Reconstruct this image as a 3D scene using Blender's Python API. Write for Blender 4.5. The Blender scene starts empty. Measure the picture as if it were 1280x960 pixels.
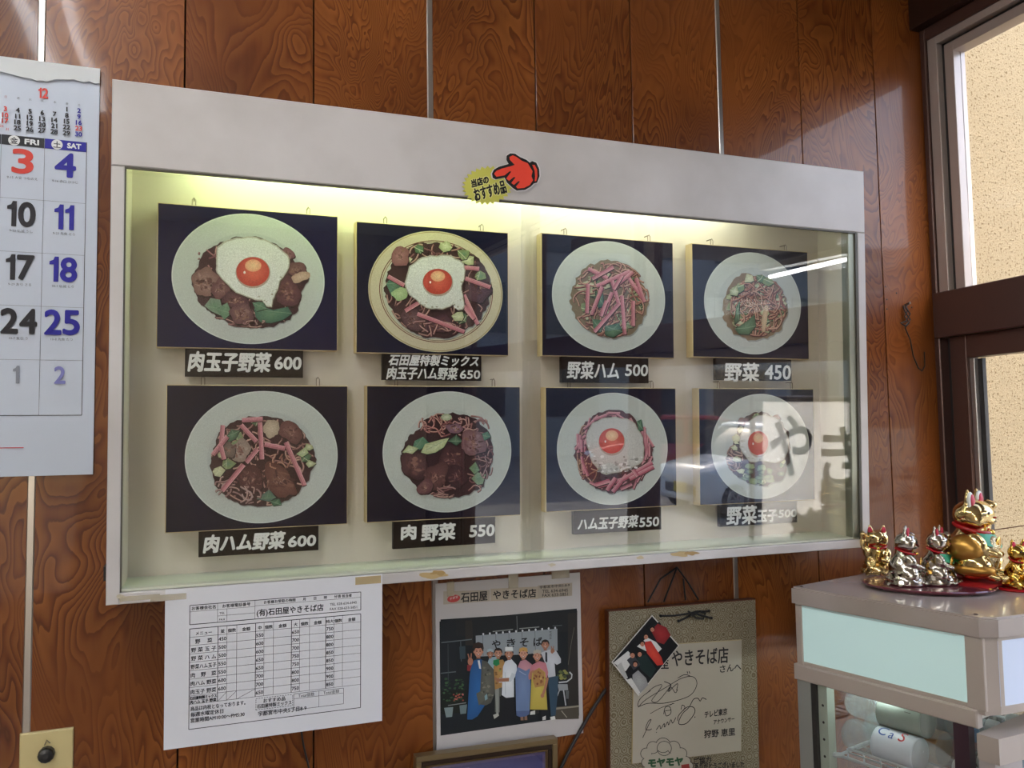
import bpy, bmesh, math, random
import numpy as np
from mathutils import Vector, Matrix
from mathutils.geometry import tessellate_polygon
C = bpy.context.scene.collection
rnd = random.Random(7)

# ------------------------------------------------------------------ camera
CAMLOC = np.array([0.0, -1.335, 1.5]); FPX = 1028.8
yaw, pit, rol = [math.radians(a) for a in (20.2946, 3.7424, -0.8948)]
_f = np.array([math.sin(yaw)*math.cos(pit), math.cos(yaw)*math.cos(pit), math.sin(pit)])
_r = np.array([math.cos(yaw), -math.sin(yaw), 0.0]); _u = np.cross(_r, _f)
CR = _r*math.cos(rol)+_u*math.sin(rol); CU = -_r*math.sin(rol)+_u*math.cos(rol); CF = _f
cam = bpy.data.objects.new('camera', bpy.data.cameras.new('camera')); C.objects.link(cam)
m = Matrix([list(CR)+[0], list(CU)+[0], list(-CF)+[0], [0, 0, 0, 1]]).transposed()
m.translation = Vector(CAMLOC); cam.matrix_world = m
cam.data.sensor_width = 36; cam.data.lens = 36*FPX/1280; cam.data.clip_start = 0.02
bpy.context.scene.camera = cam

# ------------------------------------------------------------------ world, sun, exposure
sc = bpy.context.scene
w = bpy.data.worlds.new('world'); sc.world = w; w.use_nodes = True
nt = w.node_tree; bg = nt.nodes['Background']
sky = nt.nodes.new('ShaderNodeTexSky'); sky.sky_type = 'NISHITA'; sky.sun_disc = False
sky.sun_elevation = math.radians(42); sky.sun_rotation = math.radians(172); sky.air_density = 1.0; sky.dust_density = 2.5
nt.links.new(sky.outputs[0], bg.inputs[0]); bg.inputs[1].default_value = 0.75
sun = bpy.data.objects.new('sun', bpy.data.lights.new('sun', 'SUN')); C.objects.link(sun)
sun.data.energy = 7.2; sun.data.angle = math.radians(0.6); sun.data.color = (1.0, 0.93, 0.82)
sd = Vector((-0.10, 0.72, -0.68)); sun.rotation_euler = sd.to_track_quat('-Z', 'Y').to_euler()
sc.view_settings.view_transform = 'Standard'; sc.view_settings.look = 'None'
sc.view_settings.exposure = 0.36; sc.view_settings.gamma = 1.0; sc.view_settings.use_curve_mapping = False

# ------------------------------------------------------------------ helpers
def lin(c):
    if isinstance(c, str):
        c = c.lstrip('#'); c = [int(c[i:i+2], 16)/255 for i in (0, 2, 4)]
    return tuple((x/12.92 if x <= 0.04045 else ((x+0.055)/1.055)**2.4) for x in c[:3])+(1.0,)
def ray(u, v): return (u-640)/FPX*CR-(v-480)/FPX*CU+CF
class Fr:
    """a flat local frame: a along ex, b along ey, h toward the viewer"""
    def __init__(s, o, ex, ey):
        s.o = np.array(o, float); s.ex = np.array(ex, float); s.ex /= np.linalg.norm(s.ex)
        s.ey = np.array(ey, float); s.ey /= np.linalg.norm(s.ey); s.n = np.cross(s.ex, s.ey)
    def pt(s, a, b, h=0.0): return s.o+s.ex*a+s.ey*b+s.n*h
    def hit(s, u, v, h=0.0):
        d = ray(u, v); q = s.o+s.n*h
        t = np.dot(q-CAMLOC, s.n)/np.dot(d, s.n); p = CAMLOC+d*t-s.o
        return float(np.dot(p, s.ex)), float(np.dot(p, s.ey))
class MB:
    def __init__(s): s.v = []; s.f = []; s.c = []; s.smooth = False
    def add(s, vs, fs, col=None):
        k = len(s.v); s.v += [tuple(map(float, p)) for p in vs]
        for f in fs: s.f.append(tuple(i+k for i in f)); s.c.append(col)
        return s
    def fbox(s, fr, a0, a1, b0, b1, h0, h1, bev=0.0, col=None):
        a0, a1 = min(a0, a1), max(a0, a1); b0, b1 = min(b0, b1), max(b0, b1); h0, h1 = min(h0, h1), max(h0, h1)
        if bev <= 0:
            vs = [fr.pt(a, b, h) for h in (h0, h1) for b in (b0, b1) for a in (a0, a1)]
            fs = [(0, 2, 3, 1), (4, 5, 7, 6), (0, 1, 5, 4), (2, 6, 7, 3), (0, 4, 6, 2), (1, 3, 7, 5)]
            return s.add(vs, fs, col)
        e = bev; vs = []
        # chamfered front edges
        for (i, h) in ((0, h0), (0, h1-e), (e, h1)):
            vs += [fr.pt(a0+i, b0+i, h), fr.pt(a1-i, b0+i, h), fr.pt(a1-i, b1-i, h), fr.pt(a0+i, b1-i, h)]
        fs = [(3, 2, 1, 0), (8, 9, 10, 11)]
        for r in (0, 4):
            for k in range(4): fs.append((r+k, r+(k+1) % 4, r+4+(k+1) % 4, r+4+k))
        return s.add(vs, fs, col)
    def box(s, x0, x1, y0, y1, z0, z1): return s.fbox(WORLD, x0, x1, y0, y1, z0, z1)
    def prism(s, fr, pts, h0, h1, col=None):
        n = len(pts); A = sum(pts[i][0]*pts[(i+1) % n][1]-pts[(i+1) % n][0]*pts[i][1] for i in range(n))
        if A < 0: pts = pts[::-1]
        k = [fr.pt(a, b, h0) for a, b in pts]+[fr.pt(a, b, h1) for a, b in pts]
        tri = tri2(pts)
        fs = [tuple(reversed(t)) for t in tri]+[tuple(i+n for i in t) for t in tri]
        fs += [(i, (i+1) % n, n+(i+1) % n, n+i) for i in range(n)]
        return s.add(k, fs, col)
    def tube(s, pts, r, n=8, closed=False, cap=True, col=None):
        pts = [Vector(p) for p in pts]; N = len(pts); rs = r if isinstance(r, (list, tuple)) else [r]*N
        rings = []; up = None
        for i, p in enumerate(pts):
            a = pts[i-1] if (i > 0 or closed) else p; b = pts[(i+1) % N] if (i < N-1 or closed) else p
            t = (b-a).normalized()
            if up is None: up = Vector((0, 0, 1)) if abs(t.z) < .9 else Vector((1, 0, 0))
            x = up.cross(t).normalized(); y = t.cross(x); up = y.copy()
            up = y if abs(y.dot(t)) < .9 else Vector((1, 0, 0))
            rings.append([p+(x*math.cos(2*math.pi*k/n)+y*math.sin(2*math.pi*k/n))*rs[i] for k in range(n)])
        vs = [q for R_ in rings for q in R_]; fs = []
        for i in range(N if closed else N-1):
            j = (i+1) % N
            for k in range(n): fs.append((i*n+k, i*n+(k+1) % n, j*n+(k+1) % n, j*n+k))
        if cap and not closed: fs += [tuple(range(n-1, -1, -1)), tuple((N-1)*n+k for k in range(n))]
        return s.add(vs, fs, col)
    def lathe(s, o, axis, prof, n=24, col=None):
        o = Vector(o); t = Vector(axis).normalized(); x = (Vector((0, 0, 1)) if abs(t.z) < .9 else Vector((1, 0, 0))).cross(t).normalized(); y = t.cross(x)
        vs = []; fs = []
        for (r, h) in prof:
            vs += [o+t*h+(x*math.cos(2*math.pi*k/n)+y*math.sin(2*math.pi*k/n))*max(r, 1e-5) for k in range(n)]
        for i in range(len(prof)-1):
            for k in range(n): fs.append((i*n+k, i*n+(k+1) % n, (i+1)*n+(k+1) % n, (i+1)*n+k))
        fs += [tuple(range(n-1, -1, -1)), tuple((len(prof)-1)*n+k for k in range(n))]
        return s.add(vs, fs, col)
    def ell(s, c, r, nu=16, nv=10, rot=None):
        vs = []; fs = []; R_ = rot or Matrix.Identity(3)
        for j in range(nv+1):
            th = math.pi*j/nv
            for i in range(nu):
                p = Vector((math.sin(th)*math.cos(2*math.pi*i/nu)*r[0], math.sin(th)*math.sin(2*math.pi*i/nu)*r[1], math.cos(th)*r[2]))
                vs.append(Vector(c)+R_ @ p)
        for j in range(nv):
            for i in range(nu): fs.append((j*nu+i, (j+1)*nu+i, (j+1)*nu+(i+1) % nu, j*nu+(i+1) % nu))
        return s.add(vs, fs)
    def build(s, name, mat, parent=None, origin=None, smooth=False):
        me = bpy.data.meshes.new(name)
        if parent is not None: org = ORG[parent.name]
        elif origin is not None: org = Vector(origin)
        else:
            A = np.array(s.v); org = Vector(((A[:, 0].min()+A[:, 0].max())/2, (A[:, 1].min()+A[:, 1].max())/2, A[:, 2].min()))
        A = np.array(s.v)-np.array(org)
        me.from_pydata(A.tolist(), [], s.f); me.validate()
        if any(c is not None for c in s.c) and len(me.polygons) == len(s.c):
            at = me.color_attributes.new('Col', 'FLOAT_COLOR', 'CORNER'); buf = []
            for p, c in zip(me.polygons, s.c):
                if c is None: c = (1, 1, 1, 1)
                if isinstance(c, list): 
                    for i in range(p.loop_total): buf += list(c[i])
                else: buf += list(c)*p.loop_total
            at.data.foreach_set('color', buf)
        me.materials.append(mat)
        if smooth: me.polygons.foreach_set('use_smooth', [True]*len(me.polygons))
        me.update()
        o = bpy.data.objects.new(name, me); C.objects.link(o)
        if parent is not None: o.parent = parent
        else: o.location = org
        ORG[o.name] = org.copy()
        return o
ORG = {}
WORLD = Fr((0, 0, 0), (1, 0, 0), (0, 1, 0))
def tri2(pts):
    T = tessellate_polygon([[Vector((a, b, 0)) for a, b in pts]]); out = []
    for t in T:
        (x0, y0), (x1, y1), (x2, y2) = [pts[i] for i in t]
        out.append(tuple(t) if (x1-x0)*(y2-y0)-(x2-x0)*(y1-y0) > 0 else tuple(reversed(t)))
    return out
def tag(o, label, cat, group=None, kind=None):
    if label: o['label'] = label
    if cat: o['category'] = cat
    if group: o['group'] = group
    if kind: o['kind'] = kind
    return o
def thing(name, loc, label=None, cat=None, group=None, kind=None):
    o = bpy.data.objects.new(name, None); C.objects.link(o); o.location = loc; o.empty_display_size = .05
    ORG[o.name] = Vector(loc); return tag(o, label, cat, group, kind)
def struct(o): o['kind'] = 'structure'; return o

# ---- materials
def mat(name, col=(.8, .8, .8, 1), rough=.5, metal=0., spec=.5, **k):
    M_ = bpy.data.materials.new(name); M_.use_nodes = True; b = M_.node_tree.nodes['Principled BSDF']
    if isinstance(col, str): col = lin(col)
    b.inputs['Base Color'].default_value = col; b.inputs['Roughness'].default_value = rough
    b.inputs['Metallic'].default_value = metal; b.inputs['Specular IOR Level'].default_value = spec
    for kk, vv in k.items(): b.inputs[kk.replace('_', ' ')].default_value = vv
    return M_
def nodes(M_): return M_.node_tree.nodes, M_.node_tree.links, M_.node_tree.nodes['Principled BSDF']
def add_bump(M_, scale, strength, dist=.002, detail=3, stretch=(1, 1, 1), kind='noise'):
    n, l, b = nodes(M_); tc = n.new('ShaderNodeTexCoord'); mp = n.new('ShaderNodeMapping'); mp.inputs['Scale'].default_value = stretch
    l.new(tc.outputs['Object'], mp.inputs[0]); t = n.new('ShaderNodeTexNoise' if kind == 'noise' else 'ShaderNodeTexVoronoi'); t.inputs['Scale'].default_value = scale
    if kind == 'noise': t.inputs['Detail'].default_value = detail
    l.new(mp.outputs[0], t.inputs['Vector']); bp = n.new('ShaderNodeBump'); bp.inputs['Strength'].default_value = strength; bp.inputs['Distance'].default_value = dist
    l.new(t.outputs[0], bp.inputs['Height']); l.new(bp.outputs[0], b.inputs['Normal']); return M_
def add_mottle(M_, c1, c2, scale, lo=.35, hi=.65, detail=4, stretch=(1, 1, 1)):
    n, l, b = nodes(M_); tc = n.new('ShaderNodeTexCoord'); mp = n.new('ShaderNodeMapping'); mp.inputs['Scale'].default_value = stretch
    l.new(tc.outputs['Object'], mp.inputs[0]); t = n.new('ShaderNodeTexNoise'); t.inputs['Scale'].default_value = scale; t.inputs['Detail'].default_value = detail
    l.new(mp.outputs[0], t.inputs['Vector']); r = n.new('ShaderNodeValToRGB'); r.color_ramp.elements[0].position = lo; r.color_ramp.elements[1].position = hi
    r.color_ramp.elements[0].color = lin(c1); r.color_ramp.elements[1].color = lin(c2)
    l.new(t.outputs[0], r.inputs[0]); l.new(r.outputs[0], b.inputs['Base Color']); return M_

def wood_laminate():
    M_ = mat('wood_laminate', '#7a4420', .36, spec=.25); n, l, b = nodes(M_)
    b.inputs['Coat Weight'].default_value = .22; b.inputs['Coat Roughness'].default_value = .045
    tc = n.new('ShaderNodeTexCoord'); oi = n.new('ShaderNodeObjectInfo')
    off = n.new('ShaderNodeVectorMath'); off.operation = 'SCALE'; off.inputs[0].default_value = (7, 3, 13); l.new(oi.outputs['Random'], off.inputs['Scale'])
    ad = n.new('ShaderNodeVectorMath'); ad.operation = 'ADD'; l.new(tc.outputs['Object'], ad.inputs[0]); l.new(off.outputs[0], ad.inputs[1])
    mp = n.new('ShaderNodeMapping'); mp.inputs['Scale'].default_value = (1, 1, .38); l.new(ad.outputs[0], mp.inputs[0])
    nz = n.new('ShaderNodeTexNoise'); nz.inputs['Scale'].default_value = 5.6; nz.inputs['Detail'].default_value = 3.2; nz.inputs['Roughness'].default_value = .5; nz.inputs['Distortion'].default_value = .9
    l.new(mp.outputs[0], nz.inputs['Vector'])
    mu = n.new('ShaderNodeMath'); mu.operation = 'MULTIPLY'; mu.inputs[1].default_value = 48; l.new(nz.outputs[0], mu.inputs[0])
    fn = n.new('ShaderNodeTexNoise'); fn.inputs['Scale'].default_value = 60; fn.inputs['Detail'].default_value = 3
    mp2 = n.new('ShaderNodeMapping'); mp2.inputs['Scale'].default_value = (1, 1, .12); l.new(ad.outputs[0], mp2.inputs[0]); l.new(mp2.outputs[0], fn.inputs['Vector'])
    sm = n.new('ShaderNodeMath'); sm.operation = 'ADD'; l.new(mu.outputs[0], sm.inputs[0])
    f2 = n.new('ShaderNodeMath'); f2.operation = 'MULTIPLY'; f2.inputs[1].default_value = .9; l.new(fn.outputs[0], f2.inputs[0]); l.new(f2.outputs[0], sm.inputs[1])
    pp = n.new('ShaderNodeMath'); pp.operation = 'FRACT'; l.new(sm.outputs[0], pp.inputs[0])
    rp = n.new('ShaderNodeValToRGB'); e = rp.color_ramp.elements
    e[0].position = 0; e[0].color = lin('#97602c'); e[1].position = 1; e[1].color = lin('#74431b')
    for p_, c_ in ((.45, '#895325'), (.70, '#7a421c'), (.90, '#603012')):
        q = e.new(p_); q.color = lin(c_)
    l.new(pp.outputs[0], rp.inputs[0])
    # large tone drift
    bn = n.new('ShaderNodeTexNoise'); bn.inputs['Scale'].default_value = 3; bn.inputs['Detail'].default_value = 5; l.new(ad.outputs[0], bn.inputs['Vector'])
    r2 = n.new('ShaderNodeValToRGB'); r2.color_ramp.elements[0].color = (.50, .40, .34, 1); r2.color_ramp.elements[1].color = (.98, .90, .80, 1); r2.color_ramp.elements[0].position = .32; r2.color_ramp.elements[1].position = .66
    l.new(bn.outputs[0], r2.inputs[0])
    mx = n.new('ShaderNodeMix'); mx.data_type = 'RGBA'; mx.blend_type = 'MULTIPLY'; mx.inputs[0].default_value = 1
    rp2 = n.new('ShaderNodeMix'); rp2.data_type = 'RGBA'; rp2.inputs[7].default_value = lin('#834c22')
    mk = n.new('ShaderNodeTexNoise'); mk.inputs['Scale'].default_value = 4.5; mk.inputs['Detail'].default_value = 3; l.new(off.outputs[0], mk.inputs['Vector']); l.new(ad.outputs[0], mk.inputs['Vector'])
    mkr = n.new('ShaderNodeMapRange'); mkr.inputs[1].default_value = .42; mkr.inputs[2].default_value = .62; mkr.inputs[3].default_value = .08; mkr.inputs[4].default_value = .72; l.new(mk.outputs[0], mkr.inputs[0]); l.new(mkr.outputs[0], rp2.inputs[0])
    l.new(rp.outputs[0], rp2.inputs[6]); l.new(rp2.outputs[2], mx.inputs[6]); l.new(r2.outputs[0], mx.inputs[7]); l.new(mx.outputs[2], b.inputs['Base Color'])
    wv = n.new('ShaderNodeTexNoise'); wv.inputs['Scale'].default_value = 7; wv.inputs['Detail'].default_value = 1; l.new(tc.outputs['Object'], wv.inputs['Vector'])
    bp = n.new('ShaderNodeBump'); bp.inputs['Strength'].default_value = .25; bp.inputs['Distance'].default_value = .007; l.new(wv.outputs[0], bp.inputs['Height']); l.new(bp.outputs[0], b.inputs['Normal']); l.new(bp.outputs[0], b.inputs['Coat Normal'])
    return M_
def glass_pane(name, tint=(1, 1, 1, 1), rough=0.0, ior=1.5):
    M_ = bpy.data.materials.new(name); M_.use_nodes = True; n = M_.node_tree.nodes; l = M_.node_tree.links; n.clear()
    out = n.new('ShaderNodeOutputMaterial'); mx = n.new('ShaderNodeMixShader'); tr = n.new('ShaderNodeBsdfTransparent'); gl = n.new('ShaderNodeBsdfGlossy'); fr = n.new('ShaderNodeFresnel')
    ge = n.new('ShaderNodeNewGeometry'); mr = n.new('ShaderNodeMapRange'); mr.inputs[3].default_value = ior; mr.inputs[4].default_value = 1/ior
    l.new(ge.outputs['Backfacing'], mr.inputs[0]); l.new(mr.outputs[0], fr.inputs[0]); tr.inputs[0].default_value = tint; gl.inputs['Roughness'].default_value = rough
    l.new(fr.outputs[0], mx.inputs[0]); l.new(tr.outputs[0], mx.inputs[1]); l.new(gl.outputs[0], mx.inputs[2]); l.new(mx.outputs[0], out.inputs[0]); return M_
def emit(name, col, s):
    M_ = mat(name, col, .5); b = M_.node_tree.nodes['Principled BSDF']; b.inputs['Emission Color'].default_value = col if not isinstance(col, str) else lin(col); b.inputs['Emission Strength'].default_value = s; return M_
def print_mat(name, rough=.4, noise=.0, spec=.4):
    M_ = mat(name, (1, 1, 1, 1), rough, spec=spec); n, l, b = nodes(M_)
    at = n.new('ShaderNodeVertexColor'); at.layer_name = 'Col'
    if noise > 0:
        tc = n.new('ShaderNodeTexCoord'); t = n.new('ShaderNodeTexNoise'); t.inputs['Scale'].default_value = 650; t.inputs['Detail'].default_value = 2; l.new(tc.outputs['Object'], t.inputs['Vector'])
        mr = n.new('ShaderNodeMapRange'); mr.inputs[1].default_value = .3; mr.inputs[2].default_value = .7; mr.inputs[3].default_value = 1-noise; mr.inputs[4].default_value = 1+noise*.6; l.new(t.outputs[0], mr.inputs[0])
        vm = n.new('ShaderNodeVectorMath'); vm.operation = 'SCALE'; l.new(at.outputs[0], vm.inputs[0]); l.new(mr.outputs[0], vm.inputs['Scale']); l.new(vm.outputs[0], b.inputs['Base Color'])
    else: l.new(at.outputs[0], b.inputs['Base Color'])
    return M_
M = {}
M['wood'] = wood_laminate()
M['joint'] = mat('joint_backing', '#1c0f08', .8)  # dark brown backing in the grooves between planks
M['strip'] = mat('joint_strip_metal', '#a9a39c', .32, .85)
M['white'] = add_mottle(mat('white_painted_board', '#c9c5c3', .38), '#b9b4b1', '#d0cccb', 5, detail=6)
M['cream'] = mat('cream_interior', '#d6cfc0', .55)
M['alu'] = mat('aluminium', '#b9b6b4', .3, .8)
M['alulight'] = add_bump(mat('pale_anodised_frame', '#b3a79f', .35, .25), 3, .1)
M['brown'] = mat('brown_anodised_frame', '#5b423b', .33, .35)
M['gasket'] = mat('dark_gasket', '#2c2a29', .6)
M['dark'] = mat('dark_trim_wood', '#2b160d', .4)
M['glass'] = glass_pane('window_glass')
M['caseglass'] = glass_pane('display_glass', ior=1.75)
M['print'] = print_mat('photo_print', .35, .10, spec=.2)
M['foodprint'] = print_mat('food_print', .35, .2)
M['paperprint'] = print_mat('paper_print', .6)
M['paper'] = add_bump(mat('white_paper', '#d6d7dc', .6), 9, .35, .004, 2)
M['calpaper'] = add_bump(mat('calendar_paper', '#c6d0e0', .5), 4, .25, .004, 2)
M['calhead'] = add_bump(mat('calendar_header_card', '#d3d8da', .55), 8, .2)
M['boardside'] = mat('board_edge_wood', '#cdb98e', .6)
M['black'] = mat('black_matt', '#121012', .55)
M['plate'] = mat('black_name_plate', '#1b120f', .4, spec=.2)
M['brush'] = mat('white_brush_paint', '#e4e6e2', .5)
M['hook'] = mat('bent_wire', '#8b8174', .3, .9)
M['stucco'] = None
M['fridge'] = add_mottle(mat('cooler_plastic', '#b3a8a0', .33), '#aba098', '#b9aea6', 3)
M['fridgetop'] = add_mottle(mat('cooler_lid', '#a99f9b', .16, Coat_Weight=.5), '#a0968f', '#b0a6a2', 4)
M['tube'] = emit('tube_light_green_white', (.80, 1.0, .55, 1), 11.0)
M['roomtube'] = emit('room_tube', (.96, .97, 1, 1), 24)
M['enamel'] = mat('white_enamel', '#d8d8d2', .35)
def stucco():
    M_ = mat('stucco', '#d9c193', .9, spec=.1); n, l, b = nodes(M_); tc = n.new('ShaderNodeTexCoord')
    t = n.new('ShaderNodeTexVoronoi'); t.inputs['Scale'].default_value = 105; t.inputs['Randomness'].default_value = 1
    nz = n.new('ShaderNodeTexNoise'); nz.inputs['Scale'].default_value = 165; nz.inputs['Detail'].default_value = 3
    l.new(tc.outputs['Object'], nz.inputs['Vector']); ds = n.new('ShaderNodeMixRGB'); ds.inputs[0].default_value = .08
    l.new(tc.outputs['Object'], ds.inputs[1]); l.new(nz.outputs[1], ds.inputs[2]); l.new(ds.outputs[0], t.inputs['Vector'])
    a = n.new('ShaderNodeMath'); a.operation = 'ADD'; l.new(t.outputs[0], a.inputs[0]); l.new(nz.outputs[0], a.inputs[1])
    bp = n.new('ShaderNodeBump'); bp.inputs['Strength'].default_value = 1; bp.inputs['Distance'].default_value = .004; bp.invert = True
    l.new(a.outputs[0], bp.inputs['Height']); l.new(bp.outputs[0], b.inputs['Normal'])
    r = n.new('ShaderNodeValToRGB'); r.color_ramp.elements[0].position = .35; r.color_ramp.elements[0].color = lin('#6a5b43'); r.color_ramp.elements[1].position = .43; r.color_ramp.elements[1].color = lin('#9a8d74')
    l.new(nz.outputs[0], r.inputs[0]); l.new(r.outputs[0], b.inputs['Base Color']); return M_
M['stucco'] = stucco()

# ---- text as flat triangles (Blender's own font)
_tc = {}
def glyphs(body, res=3):
    k = (body, res)
    if k not in _tc:
        cu = bpy.data.curves.new('t', 'FONT'); cu.body = body; cu.resolution_u = res; cu.fill_mode = 'FRONT'
        o = bpy.data.objects.new('t', cu); C.objects.link(o)
        dg = bpy.context.evaluated_depsgraph_get(); me = bpy.data.meshes.new_from_object(o.evaluated_get(dg))
        v = np.array([x.co[:2] for x in me.vertices]) if len(me.vertices) else np.zeros((0, 2)); f = []
        for p in me.polygons:
            q = tuple(p.vertices)
            if p.normal.z < 0: q = q[::-1]
            f.append(q)
        bpy.data.objects.remove(o); bpy.data.curves.remove(cu); bpy.data.meshes.remove(me); _tc[k] = (v, f)
    return _tc[k]

class Ink:
    """layers of flat print on one frame; every stroke lies a hair above the last"""
    def __init__(s, fr, h, step=7e-6): s.fr = fr; s.h = h; s.st = step; s.mb = MB(); s.T = None
    def up(s): s.h += s.st; return s.h
    def loc(s, p):
        if s.T is None: return p
        x, y = s.T(*p); return s.fr.hit(x, y, s.h0)
    def view(s, ox, oy, sx, h0): s.T = lambda x, y: (ox+x/sx, oy+y/sx); s.h0 = h0; return s
    def poly(s, pts, col, inner=None):
        h = s.up(); P = [s.loc(p) for p in pts]; col = lin(col)
        if inner is None:
            s.mb.add([s.fr.pt(a, b, h) for a, b in P], ccw(P, tri2(P)), col)
        else:
            inner = lin(inner); ca = sum(p[0] for p in P)/len(P); cb = sum(p[1] for p in P)/len(P); n = len(P)
            A = sum(P[i][0]*P[(i+1) % n][1]-P[(i+1) % n][0]*P[i][1] for i in range(n))
            vs = [s.fr.pt(a, b, h) for a, b in P]+[s.fr.pt(ca, cb, h)]; k = len(s.mb.v); s.mb.v += [tuple(map(float, q)) for q in vs]
            for i in range(n):
                j = (i+1) % n; t = (i, j, n) if A > 0 else (j, i, n)
                s.mb.f.append(tuple(q+k for q in t)); s.mb.c.append([col, col, inner])
        return s
    def ellipse(s, cx, cy, rx, ry, col, inner=None, n=40, jit=0, ang=0, seed=None):
        R_ = random.Random(seed if seed is not None else int(cx*7+cy*13)); pts = []
        ph = [R_.uniform(0, 6.28) for _ in range(4)]; am = [R_.uniform(.4, 1)*jit for _ in range(4)]
        for i in range(n):
            t = 2*math.pi*i/n; k = 1+sum(am[q]*math.sin((q+2)*t+ph[q]) for q in range(4))/2.2 if jit else 1
            x = math.cos(t)*rx*k; y = math.sin(t)*ry*k
            if jit > .1 and n > 24: g_ = 1+R_.uniform(-.045, .045); x *= g_; y *= g_
            pts.append((cx+x*math.cos(ang)-y*math.sin(ang), cy+x*math.sin(ang)+y*math.cos(ang)))
        return s.poly(pts, col, inner)
    def ring(s, cx, cy, rx, ry, w_, col, n=64):
        h = s.up(); o = [s.loc((cx+math.cos(2*math.pi*i/n)*rx, cy+math.sin(2*math.pi*i/n)*ry)) for i in range(n)]
        q = [s.loc((cx+math.cos(2*math.pi*i/n)*(rx-w_), cy+math.sin(2*math.pi*i/n)*(ry-w_))) for i in range(n)]
        s.mb.add([s.fr.pt(a, b, h) for a, b in o+q], [(i, (i+1) % n, n+(i+1) % n, n+i) for i in range(n)], lin(col)); return s
    def line(s, pts, w_, col, taper=False):
        P = [s.loc(p) for p in pts]; wl = w_
        if s.T is not None: a = s.loc(pts[0]); b = s.loc((pts[0][0], pts[0][1]+1)); wl = w_*math.hypot(a[0]-b[0], a[1]-b[1])
        h = s.up(); L_ = []; n = len(P)
        for i, p in enumerate(P):
            a = P[max(i-1, 0)]; b = P[min(i+1, n-1)]; d = math.hypot(b[0]-a[0], b[1]-a[1]) or 1; nx, ny = -(b[1]-a[1])/d, (b[0]-a[0])/d
            k = wl/2*((.35+.65*math.sin(math.pi*(i+.5)/n)) if taper else 1); L_.append(((p[0]+nx*k, p[1]+ny*k), (p[0]-nx*k, p[1]-ny*k)))
        vs = [s.fr.pt(a, b, h) for q in L_ for a, b in q]
        s.mb.add(vs, [(2*i+1, 2*i+3, 2*i+2, 2*i) for i in range(n-1)], lin(col)); return s
    def rect(s, a0, b0, a1, b1, col): return s.poly([(a0, b0), (a1, b0), (a1, b1), (a0, b1)], col)
    def _put(s, v, f, A, B, D, col, bold, res=None):
        # v in unit box -> A + x*(B-A) + y*(D-A)
        A = np.array(A); ux = np.array(B)-A; uy = np.array(D)-A; h = s.up()
        sh = [(0, 0)] if bold == 0 else [(math.cos(t)*bold, math.sin(t)*bold) for t in np.linspace(0, 2*math.pi, 9)[:-1]]
        P = A+v[:, :1]*ux+v[:, 1:2]*uy; c = lin(col)
        flip = (ux[0]*uy[1]-ux[1]*uy[0]) < 0
        ff = [q[::-1] for q in f] if flip else f
        for dx, dy in sh: s.h += 1.5e-6; h = s.h; s.mb.add([s.fr.pt(a+dx, b+dy, h) for a, b in P], ff, c)
    def text(s, body, lb, rt, col, bold=0.0, rot=0.0, res=3, shear=0.0):
        """fit the glyphs' own bounding box to the box lb..rt (given like other points)"""
        v, f = glyphs(body, res)
        if len(v) == 0: return s
        lo = v.min(0); hi = v.max(0); v = (v-lo)/(hi-lo); a, b = s.loc(lb); c, d = s.loc(rt)
        v = v.copy(); v[:, 0] += shear*(v[:, 1]-.5)
        if rot == 0: s._put(v, f, (a, b), (c, b), (a, d), col, bold)
        else: s._put(v, f, (a, b), (c, b+rot*(c-a)), (a, d), col, bold)
        return s
    def em(s, body, a, b, em, col, width=None, bold=0.0, align='l', rot=0.0, res=2):
        """frame coordinates, baseline at b"""
        v, f = glyphs(body, res)
        if len(v) == 0: return s
        wn = (v[:, 0].max()-v[:, 0].min()); x0 = v[:, 0].min(); kx = em if width is None or wn*em <= width else width/wn
        if align == 'c': a -= wn*kx/2
        if align == 'r': a -= wn*kx
        v = v-np.array([x0, 0]); c_, s_ = math.cos(rot), math.sin(rot)
        s._put(v, f, (a, b), (a+kx*c_, b+kx*s_), (a-em*s_, b+em*c_), col, bold); return s
def ccw(P, T):
    return T
def _ccwfix(fr): pass

# =================================================================== STRUCTURE
WALLF = Fr((0, 0, 1.5), (1, 0, 0), (0, 0, 1))            # back wall face, a = x, b = z-1.5
XR = 1.465
RW = Fr((XR, 0, 1.5), (0, -1, 0), (0, 0, 1))             # right wall, a = distance from the back wall
CEIL = 2.62; YB = -4.6; XL = -2.3

wb = MB(); wb.box(XL-.1, XR+.12, .008, .12, 0, CEIL+.1); wall_back = struct(wb.build('wall_back', M['joint'], origin=(0, 0, 0)))
px_j = [WALLF.hit(u, v)[0] for u, v in ((50, 30), (232, 60), (392, 60), (539, 60), (669, 40), (788, 40), (898, 100), (1001, 150), (1091, 62))]
kf = np.polyfit(range(9), px_j, 1); J0, JP = kf[1], kf[0]
print('joints', J0, JP, [round(a-(J0+JP*i), 4) for i, a in enumerate(px_j)])
edges = [J0+JP*i for i in range(-12, 10)]
edges = [e for e in edges if e > XL+.02 and e < XR-.02]; idx = {round(J0+JP*i, 5): i for i in range(-12, 10)}
ed = [XL]+edges+[XR]
for i in range(len(ed)-1):
    g = .0012; a0, a1 = ed[i]+g, ed[i+1]-g
    o = MB().fbox(WALLF, a0, a1, -1.5, CEIL-1.5, -.0085, 0, bev=.0005).build('plank', M['wood'], wall_back)
for e in edges:
    if idx[round(e, 5)] % 3 == 0:
        s_ = MB(); s_.fbox(WALLF, e-.0052, e+.0052, -1.5, CEIL-1.5, -.008, .002, bev=.0015); s_.build('joint_strip', M['strip'], wall_back)
W5 = thing('window_4', (-1.5, YB, .5), kind='structure')  # unseen window in the front wall, added for frontal daylight
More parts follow.
